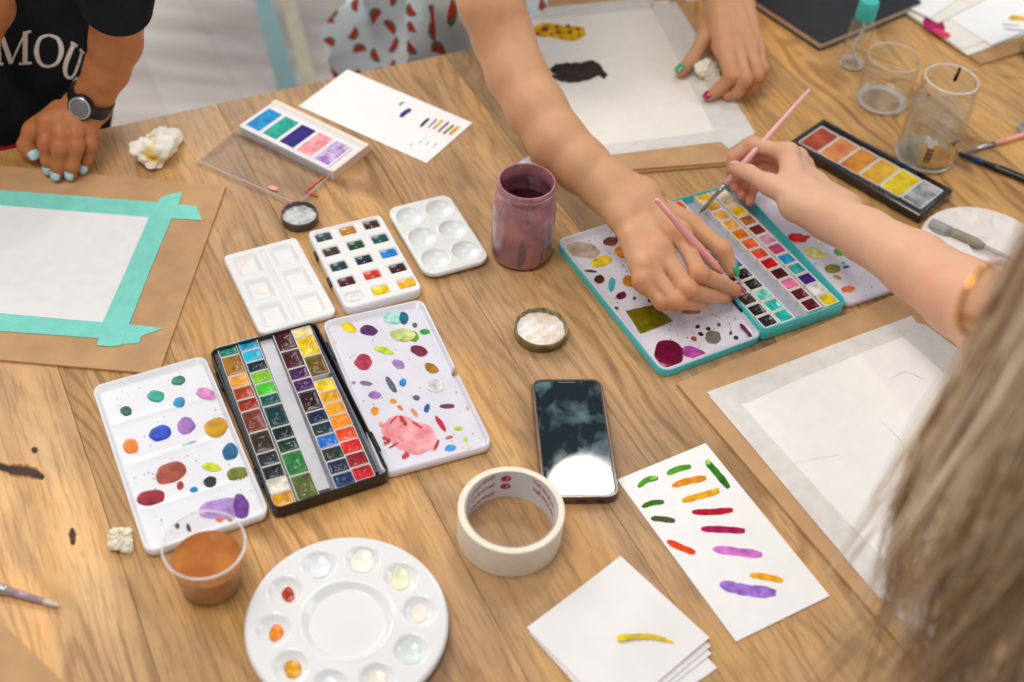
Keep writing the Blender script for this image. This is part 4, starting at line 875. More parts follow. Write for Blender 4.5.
def jar_lid(label, c, r, h, rimc, inner, splat, tilt=0, grp='metal jar lids used as paint dishes'):
    t = thing('jar_lid', label, 'lid', (c.x, c.y, 0), 0, grp)
    mk('rim', lathe([(0, .0006), (r*.93, .0006), (r*.97, .002), (r*.97, h*.5), (r, h*.6), (r, h - .0012), (r*.98, h), (r*.95, h), (r*.925, h - .001), (r*.9, h*.45), (0, h*.42)], 64), rimc, t, smooth=True, auto=50)
    def zf(x, y):
        R_ = math.hypot(x, y)/(r*.9); return h*.62 + .0012*math.sin(x*420 + 1)*math.sin(y*380) - .001*(1 - R_)
    n = 60; o = [(r*.895*math.cos(2*math.pi*i/n), r*.895*math.sin(2*math.pi*i/n)) for i in range(n)]
    mk('dried_paint', heightplate(o, zf, h*.42, 22, .0005), inner, t, smooth=True)
    return t
rimg = mat('tarnished_green_gold_rim', '#a8a070', .4, metal=.3, var=.2, col2='#6a5438', scale=110)
jl = jar_lid('gold green jar lid with white paint powder, above the phone', Vector((.029, .921, 0)), .0285, .0125, rimg, mat('white_powder_paint', '#f0ecea', .6, col2='#dcc8b0', scale=60, var=.1, bump=.4, bscale=150), None)
lid2 = jar_lid('dull grey jar lid with silvery dried paint, by the clear plastic lid', (at(279, 213, .012) + at(319.5, 213, .012))/2, .0212, .012, mat('grey_metal_rim', '#6e6a6c', .45, metal=.4, var=.2), mat('silver_paint', '#d8d8d6', .4, col2='#a8b0b0', scale=90, var=.1, bump=.4, bscale=150), None)
for i, a_ in enumerate((1.6, 2.3, 2.9, 3.5)):
    p = W[lid2.name] @ Vector((.0200*math.cos(a_), .0200*math.sin(a_), .012)); u, v = px_of(p); blob(lid2, u, v, 1.8, .9, 30*i, '#c85048', .0121, 'paint_smear')

cc_ = Vector((-.2405, .587, 0))
cup = thing('plastic_cup', 'clear plastic cup of brown paint water, in front of the white tray', 'cup', tuple(cc_))
mk('cup_wall', lathe([(0, .0006), (.024, .0006), (.026, .003), (.0325, .054), (.0345, .0555), (.0345, .0565), (.032, .0565), (.0317, .054), (.0254, .0035), (0, .002)], 64), clear('thin_clear_plastic', 'fdfdfd', .05, 1.15, .02), cup, smooth=True, auto=50)
rimm = clear('painted_highlight_edge', 'ffffff', .05, 1.5, .32)  # white body paints bright highlights into the added rims and base rings
mk('rim', lathe([(.0335, .0556), (.0350, .0560), (.0352, .0570), (.0340, .0574), (.0328, .0568), (.0335, .0556)], 56), rimm, cup, smooth=True)
mk('base_highlight_ring', lathe([(rt_*.74, .0004), (rt_*.97, .0026), (rt_*.98, .0045), (rt_*.9, .0050), (rt_*.74, .0030)], 56), rimm, tg_, smooth=True)
mk('rim', lathe([(rt_*.965, .0685), (rt_*.985, .0705), (rt_*1.005, .0685)], 56), rimm, tg_, smooth=True)
mk('base_highlight_ring', lathe([(rs*.7, .0004), (rs*1.01, .0030), (rs*1.01, .0060), (rs*.7, .0035)], 40), rimm, sp, smooth=True)
mk('base_highlight_ring', lathe([(r2_*.78, .0004), (r2_*.99, .0042), (r2_*1.005, .0085), (r2_*.9, .0050)], 56), rimm, j2, smooth=True)
mk('rim', lathe([(r2_*.81, .1178), (r2_*.85, .1202), (r2_*.90, .1178)], 56), rimm, j2, smooth=True)
mk('brown_water', lathe([(0, .0025), (.0250, .0038), (.0292, .035), (0, .035)], 64), mat('brown_paint_water', '#b0642c', .08, var=.1, col2='#c88040', scale=34, detail=2), cup, smooth=True, auto=40)

# ================================================================ SIX-PAN BLACK PALETTE
c, a, w_, h_ = frame([(822, 120), (956, 189), (921, 216), (789, 141)], .013)
sp6 = thing('paint_palette', 'narrow black palette with six big pans from rust orange to yellow and grey', 'paint set', (c.x, c.y, 0), a, 'open watercolour sets on the table')
mk('case', prof(w_, h_, .003, [(.001, .0003), (0, .0015), (0, .0120), (.0015, .0135), (.007, .0135), (.0075, .0118)], 4), mat('glossy_black_plastic', '#0f1213', .15, var=.1, coat=.8), sp6)
z8 = lambda x, y: (780 + x*.1907, 100 + y*.1907)
pa, pb = at(*z8(205, 208), .013), at(*z8(745, 495), .013); d = (pb - pa)/5
for k, (col, c2c) in enumerate((('#c8501c', '#962c08'), ('#ea9450', '#c8682c'), ('#e09410', '#b86404'), ('#ecb618', '#d0920c'), ('#f2d818', '#d0b00c'), ('#b8b8ba', '#4a4a4c'))):
    p = pa + d*k; ql = W[sp6.name].inverted() @ p; ql.y = 0 if False else ql.y
    an_ = 0
    pn = mk('paint_pan', shift(tray(d.length - .0004, h_*.70, .002, .0116, .0140, .0011, .0121, .0002, 3), ql.x, ql.y, 0, an_), mat('clear_white_pan', '#dcd8d4', .25, var=.02), sp6)
    m = mat('pan_%d' % k, col, .14, col2=c2c, scale=60, var=.1, bump=.25, bscale=120, coat=.5)
    o_ = rr(d.length - .003, h_*.70 - .0024, .002, 3)
    mk('paint_cake', shift(heightplate(o_, lambda x, y: .0134 - .001*math.exp(-((x/.006)**2 + (y/.01)**2)), .0121, 14, .0002), ql.x, ql.y, 0, an_), m, pn, smooth=True)
specks(sp6, 862, 180, 912, 215, 70, ['#c8a020', '#a88818'], .0137, in_quad([(860, 181), (870, 176), (912, 198), (905, 206)]), .4, 1.1, seed=6)

# ================================================================ BRUSHES LYING ON THE TABLE, NOTEBOOK, LOOSE PAPERS
def brush(name, label, p0, p1, hm, ferr, tipm, R0, prof_=None, grp=None, tiplen=.018, flat=.0):
    """paintbrush from handle end p0 to hair tip p1"""
    p0, p1 = Vector(p0), Vector(p1); L_ = (p1 - p0).length; d = (p1 - p0)/L_; mid = (p0 + p1)/2
    t = thing(name, label, 'paintbrush', tuple(mid), 0, grp); t.location.z = min(p0.z, p1.z) - R0 if False else mid.z
    fl = .028; hl = L_ - fl - tiplen
    P = lambda s: p0 + d*s
    mk('handle', tube([P(0), P(.0015), P(hl*.25), P(hl*.6), P(hl*.86), P(hl)], [R0*.25, R0*.55, R0*.7, R0*.95, R0*1.05, R0*.72], 14), hm, t, smooth=True, world=True)
    mk('ferrule', tube([P(hl - .001), P(hl + fl*.25), P(hl + fl*.27), P(hl + fl*.3), P(hl + fl)], [R0*.78, R0*.76, R0*.84, R0*.74, R0*.55], 14), ferr, t, smooth=True, world=True)
    mk('bristles', tube([P(hl + fl - .001), P(hl + fl + tiplen*.35), P(hl + fl + tiplen*.75), P(L_)], [R0*.52, R0*.62, R0*.38, R0*.05], 12), tipm, t, smooth=True, world=True)
    return t
silver = mat('silver_ferrule', '#c4c4c4', .25, metal=.9, var=.05)
pinkh = mat('pink_lacquer', '#f2a8a4', .25, var=.02, coat=.5)
hairm = mat('grey_brown_bristle', '#7a7262', .6, var=.15, scale=200)
a0 = at(1080, 118, .004); a1 = at(966, 152, .004)
brush('paintbrush', 'pink-handled brush lying on the table by the tall water jar', a0, a1, mat('salmon_lacquer', '#e8a48c', .3, var=.02, coat=.4), silver, mat('grey_bristle', '#8a8484', .6), .0042, grp='paintbrushes')
a0 = at(1110, 212, .0045); a1 = at(958, 153, .0045)
brush('paintbrush', 'black-handled brush with a blue ring lying below the pink brush on the right', a0, a1, blackm, mat('blue_ring', '#24486c', .3, metal=.4), mat('black_bristle', '#20242c', .6), .0048, grp='paintbrushes', tiplen=.004)
a0 = at(-70, 568, .0042); a1 = at(61, 606.5, .0035)
brush('paintbrush', 'silvery brush with a pale pink tip lying at the left edge', a0, a1, mat('frosted_grey_handle', '#b4b0aa', .2, metal=.5, var=.08, coat=.4), mat('lilac_ferrule', '#c0a4b8', .3, metal=.3), mat('pale_bristle', '#cfc4b4', .6), .0046, grp='paintbrushes', tiplen=.016)
wb0, wb1 = at(930, 222, .014), at(1040, 272, .010)
wbk = thing('water_brush', 'grey water brush with a clear cap resting across the right round palette', 'paintbrush', tuple((wb0 + wb1)/2), 0, 'paintbrushes')
dv = (wb1 - wb0)
mk('cap', tube([wb0, wb0 + dv*.01, wb0 + dv*.18, wb0 + dv*.2], [.004, .0056, .0058, .0048], 16), mat('frosted_cap', '#c8cac8', .25, var=.02, trans=.5), wbk, smooth=True, world=True)
mk('bristle_head', tube([wb0 + dv*.15, wb0 + dv*.22, wb0 + dv*.42, wb0 + dv*.5], [.003, .0058, .0062, .0034], 16), mat('olive_grey_barrel', '#9a9484', .4, var=.08), wbk, smooth=True, world=True)
mk('barrel', tube([wb0 + dv*.48, wb0 + dv], [.0028, .0022], 12), mat('light_grey_barrel', '#c2bcb4', .35), wbk, smooth=True, world=True)
cb = at(1022, 129, .004); t_ = thing('clear_bottle_cap', 'small round clear cap at the right edge above the pink brush', 'cap', (cb.x + .006, cb.y, 0))
mk('cap_body', lathe([(0, .0006), (.011, .0006), (.012, .002), (.012, .008), (.0108, .0082), (.0108, .002), (0, .0018)], 36), mat('frosted_clear', '#dfe6ea', .15, trans=.5, var=.02), t_, smooth=True, auto=50)

P0, P1, P2 = at(752, -3, .014), at(822, 43, .014), at(908, 12, .014)
d1 = (P1 - P0).normalized(); an = math.atan2(d1.y, d1.x); nx = Vector((-d1.y, d1.x, 0)); nbw, nbh = .30, .21
c = P1 - d1*nbw/2 + nx*nbh/2
nb = thing('notebook', 'closed black notebook with pale page edges at the top right', 'notebook', (c.x, c.y, 0), an)
mk('cover', join(plate(nbw, nbh, .004, .0004, .0028, .0005), shift(plate(nbw, nbh, .004, 0, .0026, .0005), 0, 0, .0118)), mat('black_cloth_cover', '#26282d', .55, var=.08, scale=60), nb)
mk('pages', shift(plate(nbw - .005, nbh - .005, .002, .0028, .0118, .0002), 0, 0), mat('cream_page_edge', '#d8c8b0', .8, var=.06, scale=120), nb)
def corner_sheet(label, T, A, w_, h_, z0, m, th=.0006):
    """a sheet whose near corner shows at pixel T, one edge of length w_ running towards pixel A (its other edge to the right of it)"""
    t0 = at(*T, z0 + th); e1 = (at(*A, z0 + th) - t0).normalized(); e2 = Vector((e1.y, -e1.x, 0)); c = t0 + e1*w_/2 + e2*h_/2
    t = thing('loose_paper', label, 'paper', (c.x, c.y, 0), math.atan2(e2.y, e2.x), 'loose papers at the far right')
    mk('sheet', plate(h_, w_, .0005, z0, z0 + th, .0002, 2), m, t); return t
crm = mat('cream_paper', '#efe9dd', .85, var=.02)
corner_sheet('grey edged paper lowest in the far right pile, its corner pointing at the tall jar', (968, 55), (905, 12), .30, .30, .0036, crm, .0012)
sk = corner_sheet('cream paper with a magenta and red patch in the far right pile', (962, 49), (903, 9), .29, .28, .0052, crm, .0010)
stroke(sk, [(924, 19), (933, 25), (944, 31)], 13, '#b8286c', .0064, 'paint_patch'); stroke(sk, [(934, 30), (943, 34), (950, 36)], 6, '#dc4860', .0068, 'paint_patch')
sy = corner_sheet('white paper with a yellow patch and blue marks in the far right pile', (992, 45), (963, 27), .22, .30, .0066, cardm)
stroke(sy, [(1009, 18), (1018, 18), (1034, 20)], 5, '#f0b82c', .0076, 'paint_patch'); stroke(sy, [(1004, 28), (1015, 30), (1026, 31)], .8, '#7c90b0', .0076, 'ink_line'); stroke(sy, [(1001, 24), (1020, 26)], .6, '#7c90b0', .0076, 'ink_line')
corner_sheet('cream paper second from the top of the far right pile, pointing left', (938, 23), (900, 2), .25, .28, .0080, crm)
corner_sheet('bright white paper lying on top of the far right pile', (930, 18), (892, 0), .21, .29, .0094, cardm)
st = thing('paper_tag', 'tiny lilac paper corner poking up behind the purple jar', 'paper', tuple(at(530, 160, 0)))
mk('sheet', px_slab([(518, 163), (530, 155), (541, 163), (530, 178)], .0002, .0008), mat('lilac_paper', '#cfd0e4', .7, var=.03), st, world=True)
# ================================================================ PEOPLE: one implicit surface per body
def sdf_body(prims, vox=.0016, k_palm=.009, k_finger=.0035, k_join=.007, k_touch=.0010):
    """prims: (A, B, ra, rb, group). group 0 is arm + palm; every other group is a finger that blends into group 0 but only touches its neighbours.
    Returns verts and quads of one closed surface (surface nets over sparse blocks)."""
    A = np.array([p[0] for p in prims], np.float32); B = np.array([p[1] for p in prims], np.float32)
    ra = np.array([p[2] for p in prims], np.float32); rb = np.array([p[3] for p in prims], np.float32); gr = [p[4] for p in prims]
    lo = (np.minimum(A - ra[:, None], B - rb[:, None])).min(0) - .012; hi = (np.maximum(A + ra[:, None], B + rb[:, None])).max(0) + .012
    n = 28; nb = np.ceil((hi - lo)/(vox*n)).astype(int); BIG = np.float32(1.)
    def smin(a, b, k):
        h = np.maximum(k - np.abs(a - b), 0)/k; return np.minimum(a, b) - h*h*k*.25
    def field(P, idx):
        fs = {}
        for i in idx:
            ba = B[i] - A[i]; pa = P - A[i]; L2 = float(ba @ ba) + 1e-12
            h = np.clip((pa @ ba)/L2, 0, 1); q = pa - h[..., None]*ba; d = np.sqrt((q*q).sum(-1)) - (ra[i] + (rb[i] - ra[i])*h)
            g = gr[i]; fs[g] = d if g not in fs else smin(fs[g], d, k_palm if g == 0 else k_finger)
        if 0 in fs:
            base = fs[0]; outs = [smin(base, f, k_join) for g, f in fs.items() if g != 0] or [base]
        else: outs = list(fs.values())
        r = outs[0]
        for o in outs[1:]: r = np.minimum(r, o)
        return r
    ids, pos, quads = [], [], []
    GX, GY, GZ = [int(x) for x in nb*n + 8]
    mar = vox*n*.9 + .02
    for bx in range(nb[0]):
        for by in range(nb[1]):
            for bz in range(nb[2]):
                o = np.array([bx, by, bz])*n; c = lo + (o + n/2)*vox; hb = vox*n/2
                # prims near the block
                ba = B - A; t = np.clip(((c - A)*ba).sum(1)/((ba*ba).sum(1) + 1e-12), 0, 1); d = np.linalg.norm(c - (A + t[:, None]*ba), axis=1) - (ra + (rb - ra)*t)
                if d.min() > hb*1.75 + .004: continue
                if d.min() < -hb*1.8 - .01: continue
                idx = np.where(d < hb*1.75 + .016)[0]
                ax = [lo[j] + (np.arange(-1, n + 2) + o[j])*vox for j in range(3)]
                P = np.stack(np.meshgrid(*ax, indexing='ij'), -1).astype(np.float32); F_ = field(P, idx)
                if F_.min() > 0 or F_.max() < 0: continue
                m = F_.shape[0]; s = F_ < 0
                acc = np.zeros((m-1, m-1, m-1, 3), np.float32); cnt = np.zeros((m-1, m-1, m-1), np.float32)
                for axis in range(3):
                    f0 = np.moveaxis(F_, axis, 0)[:-1]; f1 = np.moveaxis(F_, axis, 0)[1:]; cr_ = (f0 < 0) != (f1 < 0)
                    t = np.where(cr_, f0/(f0 - f1 + 1e-12), 0)
                    e1, e2 = [a_ for a_ in range(3) if a_ != axis]
                    cr_ = np.moveaxis(cr_, 0, axis); t = np.moveaxis(t, 0, axis)
                    for d1 in (0, 1):
                        for d2 in (0, 1):
                            sl = [slice(None)]*3; sl[e1] = slice(d1, m-1+d1); sl[e2] = slice(d2, m-1+d2); cc_ = cr_[tuple(sl)]; tt = t[tuple(sl)]
                            acc[..., axis] += tt*cc_; acc[..., e1] += d1*cc_; acc[..., e2] += d2*cc_; cnt += cc_
                act = cnt > 0; ii = np.argwhere(act); loc = acc[act]/cnt[act][:, None]
                g = ii + o - 1 + 1; gid = (g[:, 0]*GY + g[:, 1])*GZ + g[:, 2]
                ids.append(gid); pos.append(lo + (ii + o - 1 + loc)*vox)
                I = np.arange(1, n + 1)
                for axis in range(3):
                    e1, e2 = [(1, 2), (2, 0), (0, 1)][axis]
                    c0 = s[1:n+1, 1:n+1, 1:n+1]; sh = [slice(1, n+1)]*3; sh[axis] = slice(2, n+2); c1_ = s[tuple(sh)]
                    for flip in (False, True):
                        w_ = np.argwhere((c0 & ~c1_) if not flip else (~c0 & c1_)) + 1
                        if len(w_) == 0: continue
                        u1 = np.zeros(3, int); u1[e1] = 1; u2 = np.zeros(3, int); u2[e2] = 1
                        q = [w_ - u1 - u2, w_ - u2, w_, w_ - u1]
                        qi = [((x[:, 0] + o[0])*GY + (x[:, 1] + o[1]))*GZ + (x[:, 2] + o[2]) for x in q]
                        if flip: qi = qi[::-1]
                        quads.append(np.stack(qi, 1))
    ids = np.concatenate(ids); pos = np.concatenate(pos); quads = np.concatenate(quads)
    uid, first = np.unique(ids, return_index=True); P = pos[first]; Q = np.searchsorted(uid, quads)
    used = np.unique(Q); mp = np.zeros(len(uid), int); mp[used] = np.arange(len(used)); P = P[used]; Q = mp[Q]
    # a light Laplacian pass takes off the voxel terraces
    for lam in (.5, .5):
        S = np.zeros_like(P); cn = np.zeros(len(P))
        for a_, b_ in ((0, 1), (1, 2), (2, 3), (3, 0)):
            np.add.at(S, Q[:, a_], P[Q[:, b_]]); np.add.at(S, Q[:, b_], P[Q[:, a_]]); np.add.at(cn, Q[:, a_], 1); np.add.at(cn, Q[:, b_], 1)
        P = P + lam*(S/cn[:, None] - P)
    return P, Q
def skin_mat(name, base, red, rough=.48):
    m = bpy.data.materials.new(name); m.use_nodes = True; t = m.node_tree; N = t.nodes; L = t.links; b = N['Principled BSDF']
    at_ = N.new('ShaderNodeAttribute'); at_.attribute_name = 'flush'; tc = N.new('ShaderNodeTexCoord')
    no = N.new('ShaderNodeTexNoise'); no.inputs['Scale'].default_value = 45; no.inputs['Detail'].default_value = 5; L.new(tc.outputs['Object'], no.inputs['Vector'])
    ad = N.new('ShaderNodeMath'); ad.operation = 'MULTIPLY_ADD'; ad.inputs[1].default_value = .5; ad.inputs[2].default_value = -.2; L.new(no.outputs['Fac'], ad.inputs[0])
    a2 = N.new('ShaderNodeMath'); a2.operation = 'ADD'; a2.use_clamp = True; L.new(ad.outputs[0], a2.inputs[0]); L.new(at_.outputs['Fac'], a2.inputs[1])
    mx = N.new('ShaderNodeMix'); mx.data_type = 'RGBA'; mx.inputs[6].default_value = lin(base); mx.inputs[7].default_value = lin(red); L.new(a2.outputs[0], mx.inputs[0]); L.new(mx.outputs[2], b.inputs['Base Color'])
    b.inputs['Roughness'].default_value = rough; b.inputs['Specular IOR Level'].default_value = .35
    b.inputs['Subsurface Weight'].default_value = .25; b.inputs['Subsurface Radius'].default_value = (1, .35, .2); b.inputs['Subsurface Scale'].default_value = .005
    vo = N.new('ShaderNodeTexVoronoi'); vo.inputs['Scale'].default_value = 700; L.new(tc.outputs['Object'], vo.inputs['Vector']); n2 = N.new('ShaderNodeTexNoise'); n2.inputs['Scale'].default_value = 130; n2.inputs['Detail'].default_value = 5; L.new(tc.outputs['Object'], n2.inputs['Vector'])
    sm = N.new('ShaderNodeMath'); sm.operation = 'MULTIPLY_ADD'; sm.inputs[1].default_value = .25; L.new(vo.outputs['Distance'], sm.inputs[0]); L.new(n2.outputs['Fac'], sm.inputs[2])
    bp = N.new('ShaderNodeBump'); bp.inputs['Strength'].default_value = .22; bp.inputs['Distance'].default_value = .0012; L.new(sm.outputs[0], bp.inputs['Height']); L.new(bp.outputs[0], b.inputs['Normal'])
    return m
def body_obj(parent, prims, m, flush, vox=.0016, name='body', **k):
    P, Q = sdf_body(prims, vox, **k); inv = np.array(W[parent.name].inverted()); Pl = P @ inv[:3, :3].T + inv[:3, 3]
    me = bpy.data.meshes.new(name); me.vertices.add(len(P)); me.vertices.foreach_set('co', Pl.astype(np.float32).ravel())
    me.loops.add(Q.size); me.loops.foreach_set('vertex_index', Q.astype(np.int32).ravel()); me.polygons.add(len(Q))
    me.polygons.foreach_set('loop_start', np.arange(0, Q.size, 4, dtype=np.int32)); me.update(calc_edges=True); me.validate()
    me.polygons.foreach_set('use_smooth', [True]*len(me.polygons)); me.materials.append(m)
    f = np.zeros(len(P))
    for c, r, s in flush: f = np.maximum(f, s*np.exp(-(np.linalg.norm(P - np.array(c), axis=1)/r)**2))
    a = me.attributes.new('flush', 'FLOAT', 'POINT'); a.data.foreach_set('value', f.astype(np.float32))
    o = bpy.data.objects.new(name, me); COL.objects.link(o); o.parent = parent; W[o.name] = W[parent.name]
    return o
def nail(parent, dip, tip, r, dorsal, m, length=.0105, wide=52, over=.0015, lift=.0003):
    """curved plate on the back of a fingertip; dip, tip are joint centres, r the tip radius, dorsal the outward direction"""
    dip, tip, dorsal = Vector(dip), Vector(tip), Vector(dorsal); d = (tip - dip).normalized(); n = (dorsal - d*dorsal.dot(d)).normalized(); s = d.cross(n)
    V, Fc = [], []; nu, nv = 8, 8
    for lay in (0, 1):
        for j in range(nv+1):
            t = j/nv; al = -length*.55 + length*t + over; we = wide*(1 - .55*max(0, (t - .72)/.28)**2)*(1 - .35*max(0, (.15 - t)/.15)**2)
            # follow the rounded end of the finger
            rad = r + lift + (.0005 if lay else -.0006)
            drop = 0 if al < 0 else r - math.sqrt(max(r*r - min(al, r*.93)**2, 0))
            for i in range(nu+1):
                th = R(we)*(i/nu*2 - 1); rr_ = rad - drop*.55
                V.append(tuple(tip + d*al + n*rr_*math.cos(th) + s*rr_*math.sin(th)))
    K = (nu+1)*(nv+1)
    for j in range(nv):
        for i in range(nu):
            a = j*(nu+1) + i; Fc += [(a+K, a+1+K, a+nu+2+K, a+nu+1+K), (a, a+nu+1, a+nu+2, a+1)]
    for i in range(nu):
        Fc += [(i, i+1, i+1+K, i+K), (nv*(nu+1)+i+1, nv*(nu+1)+i, nv*(nu+1)+i+K, nv*(nu+1)+i+1+K)]
    for j in range(nv):
        Fc += [((j+1)*(nu+1), j*(nu+1), j*(nu+1)+K, (j+1)*(nu+1)+K), (j*(nu+1)+nu, (j+1)*(nu+1)+nu, (j+1)*(nu+1)+nu+K, j*(nu+1)+nu+K)]
    return mk('fingernail', (V, Fc), m, parent, smooth=True, world=True)
def J(u, v, z): return at(u, v, z)
def hand_prims(wrist, fingers, radii, thumb, thr, wr=(.019, .017), back=Vector((0, 0, 1)), tend=True):
    """fingers: lists MCP, PIP, DIP, TIP from index to little; thumb: CMC, MCP, IP, TIP. back = outward normal of the back of the hand"""
    pr = []
    W0, W1 = wrist                                    # thumb-side and little-side carpal points
    for k, f in enumerate(fingers):
        s = k/3; base = W0.lerp(W1, s); r1 = radii[k]*1.22
        pr.append((base, f[0] - back*.002, wr[0]*(1-s) + wr[1]*s if False else .0145, r1, 0))
        if tend and k < 4:
            d = (f[0] - base); pr.append((base + d*.35 + back*.0105, f[0] + back*(radii[k]*.52), .0026, .0030, 0))
        pr.append((f[0] + back*.0005, f[0] + (f[1]-f[0])*.12, radii[k]*1.22, radii[k]*1.12, 0))
    # palm filling
    m0 = W0.lerp(W1, .5)
    pr.append((m0 - back*.003, fingers[1][0].lerp(fingers[2][0], .5) - back*.008, .016, .0125, 0))
    for k, f in enumerate(fingers):
        r = radii[k]; g = k + 1
        pr.append((f[0], f[1], r*1.10, r*.98, g)); pr.append((f[1], f[2], r*.99, r*.88, g)); pr.append((f[2], f[3], r*.88, r*.74, g))
        mid = f[1]; pr.append((mid + (f[0]-f[1]).normalized()*.002 + back*.0008, mid + (f[2]-f[1]).normalized()*.002 + back*.0008, r*1.03, r*1.03, g))
    r = thr
    pr.append((thumb[0], thumb[1], r*1.45, r*1.12, 0)); pr.append((thumb[0].lerp(thumb[1], .75), fingers[0][0].lerp(m0, .45), r*.95, r*.9, 0))
    pr.append((thumb[1], thumb[2], r*1.08, r*.98, 5)); pr.append((thumb[2], thumb[3], r*1.02, r*.82, 5))
    return pr
def report(nm, fingers, thumb):
    for k, f in enumerate(fingers + [thumb]): print(nm, k, [round((f[i+1]-f[i]).length*1000) for i in range(3)])
# ---------------------------------------------------------------- person B: reaches over the table, brush in the right hand
skinB = skin_mat('tan_skin', '#d2a078', '#c8764e')
pb_ = at(520, -40, 0)
perB = thing('person', 'person in a watermelon print top leaning over the table, reaching into the turquoise tin', 'person', (pb_.x, pb_.y, -.75))
bk = Vector((-.12, -.35, .93)).normalized()
wrB = (J(643, 196, .082), J(624, 217, .076))
fB = [[J(680, 233, .077), J(699.5, 274, .070), J(722, 283, .046), J(737, 291, .030)],
      [J(661, 249, .076), J(688, 290, .063), J(710, 296, .038), J(726, 298, .024)],
      [J(648, 266, .070), J(676, 302, .055), J(695, 303, .034), J(709, 300, .026)],
      [J(643, 281, .061), J(662, 303, .050), J(678, 305, .036), J(690, 303, .028)]]
rB = [.0090, .0091, .0086, .0076]
tB = [J(655, 206, .068), J(692, 225, .058), J(723, 250, .052), J(731, 270, .036)]
report('B1', fB, tB)
pr = hand_prims(wrB, fB, rB, tB, .0098, back=bk)
arm = [(J(633, 207, .079), .0245), (J(608, 187, .084), .0262), (J(581, 165, .093), .0300), (J(557, 141, .105), .0318), (J(536, 108, .122), .0328), (J(516, 73, .140), .0330), (J(504, 40, .160), .0340), (J(491, 3, .195), .0362), (Vector((-.06, 1.36, .30)), .047), (Vector((-.08, 1.47, .40)), .052)]
for (p, r), (q, s) in zip(arm, arm[1:]): pr.append((p, q, r, s, 0))
pr.append((wrB[0], wrB[1], .0175, .016, 0)); pr.append((wrB[0], J(606, 181, .088), .0180, .0225, 0)); pr.append((wrB[1], J(600, 188, .082), .0165, .0215, 0))
# left hand with the tissue
bk2 = Vector((.05, -.42, .9)).normalized()
wr2 = (J(713, -6, .062), J(742, -8, .056))
f2 = [[J(722, 46, .056), J(731, 76, .044), J(719, 89, .022), J(709, 96, .0150)],
      [J(736, 44, .058), J(745, 79, .044), J(737, 92, .022), J(728, 96, .0148)],
      [J(749, 45, .054), J(757, 75, .040), J(752, 87, .020), J(746, 92, .0145)],
      [J(757, 47, .048), J(763, 69, .034), J(761, 78, .020), J(757, 84, .012)]]
t2 = [J(713, 12, .048), J(705, 38, .034), J(692, 60, .022), J(681, 71, .0175)]
f2 = [[f[0], f[1], f[2], f[3]] for f in f2]
report('B2', f2, t2)
pr2 = hand_prims(wr2, f2, [.0090, .0090, .0086, .0076], t2, .0095, back=bk2)
arm2 = [(J(727, -6, .060), .0245), (J(728, -40, .070), .028), (Vector((.33, 1.82, .10)), .036), (Vector((.33, 1.84, .14)), .040), (Vector((.26, 1.72, .30)), .044), (Vector((.19, 1.64, .42)), .052)]
for (p, r), (q, s) in zip(arm2, arm2[1:]): pr2.append((p, q, r, s, 0))
pr2.append((wr2[0], wr2[1], .0165, .0155, 0))
ch = Vector((.05, 1.56, .42))
pr2.append((Vector((-.08, 1.47, .40)), Vector((.19, 1.64, .42)), .052, .052, 0)); pr2.append((ch, ch + Vector((0, .02, .10)), .05, .045, 0))
fl = [(f[0], .012, .75) for f in fB] + [(f[1], .011, .75) for f in fB] + [(f[3], .011, .6) for f in fB] + [(tB[2], .010, .5)] + [(f[1], .011, .7) for f in f2] + [(f[0], .012, .5) for f in f2] + [(f[3], .012, .7) for f in f2] + [(t2[3], .012, .6)]
# fingers of the second hand get groups of their own
pr2 = [(a, b, r, s, g + 5 if g else 0) for a, b, r, s, g in pr2]
bodyB = body_obj(perB, pr + pr2, skinB, fl)
green = mat('green_nail_polish', '#12b078', .12, coat=.8, var=.03); magenta = mat('magenta_nail_polish', '#c41c68', .12, coat=.8, var=.03); redn = mat('red_nail_polish', '#b41848', .12, coat=.8, var=.03)
nail(perB, tB[2], tB[3], .0082, (.75, -.1, .65), green, .0125, 50, .003)
nail(perB, fB[0][2], fB[0][3], .0068, (.15, .1, .95), magenta, .0125, 60, .005)
nail(perB, fB[1][2], fB[1][3], .0068, (.1, -.1, .9), magenta, .011, 58, .0045)
nail(perB, t2[2], t2[3], .0080, (-.2, .35, .9), green, .0135, 52, .0035)
nail(perB, f2[0][2], f2[0][3], .0068, (-.4, -.3, .6), redn, .010, 56, .004)
# watermelon print top
def ring_body(name, rings, m, parent, n=56, fold=.006, seed=1, suv=False, thick=None):
    """cloth tube: rings = (centre, rx, ry, yaw); gentle folds; closed at the top and bottom"""
    rg = random.Random(seed); ph = [rg.uniform(0, 6.28) for _ in range(6)]; K = 5; P = []
    rows = smooth_path([(*c, rx, ry, yw) for c, rx, ry, yw in rings], 7); V, S = [], []
    for j, (x, y, z, rx, ry, yw) in enumerate(rows):
        for i in range(n):
            a = 2*math.pi*i/n; f = 1 + fold*(math.sin(3*a + ph[0] + z*9)*1.5 + math.sin(7*a + ph[1] - z*16) + .8*math.sin(11*a + ph[2] + z*30) + .5*math.sin(19*a + z*22))/.12*.12/.1
            lx, ly = rx*f*math.cos(a), ry*f*math.sin(a); V.append((x + lx*math.cos(yw) - ly*math.sin(yw), y + lx*math.sin(yw) + ly*math.cos(yw), z)); S.append((a*(rx+ry)/2, j*.0, z))
    Fc = []; m_ = len(rows)
    for j in range(m_ - 1):
        for i in range(n): Fc.append((j*n + i, j*n + (i+1) % n, (j+1)*n + (i+1) % n, (j+1)*n + i))
    Fc.append(tuple(reversed(range(n)))); Fc.append(tuple((m_-1)*n + i for i in range(n)))
    return mk(name, (V, Fc), m, parent, smooth=True, world=True, auto=70)
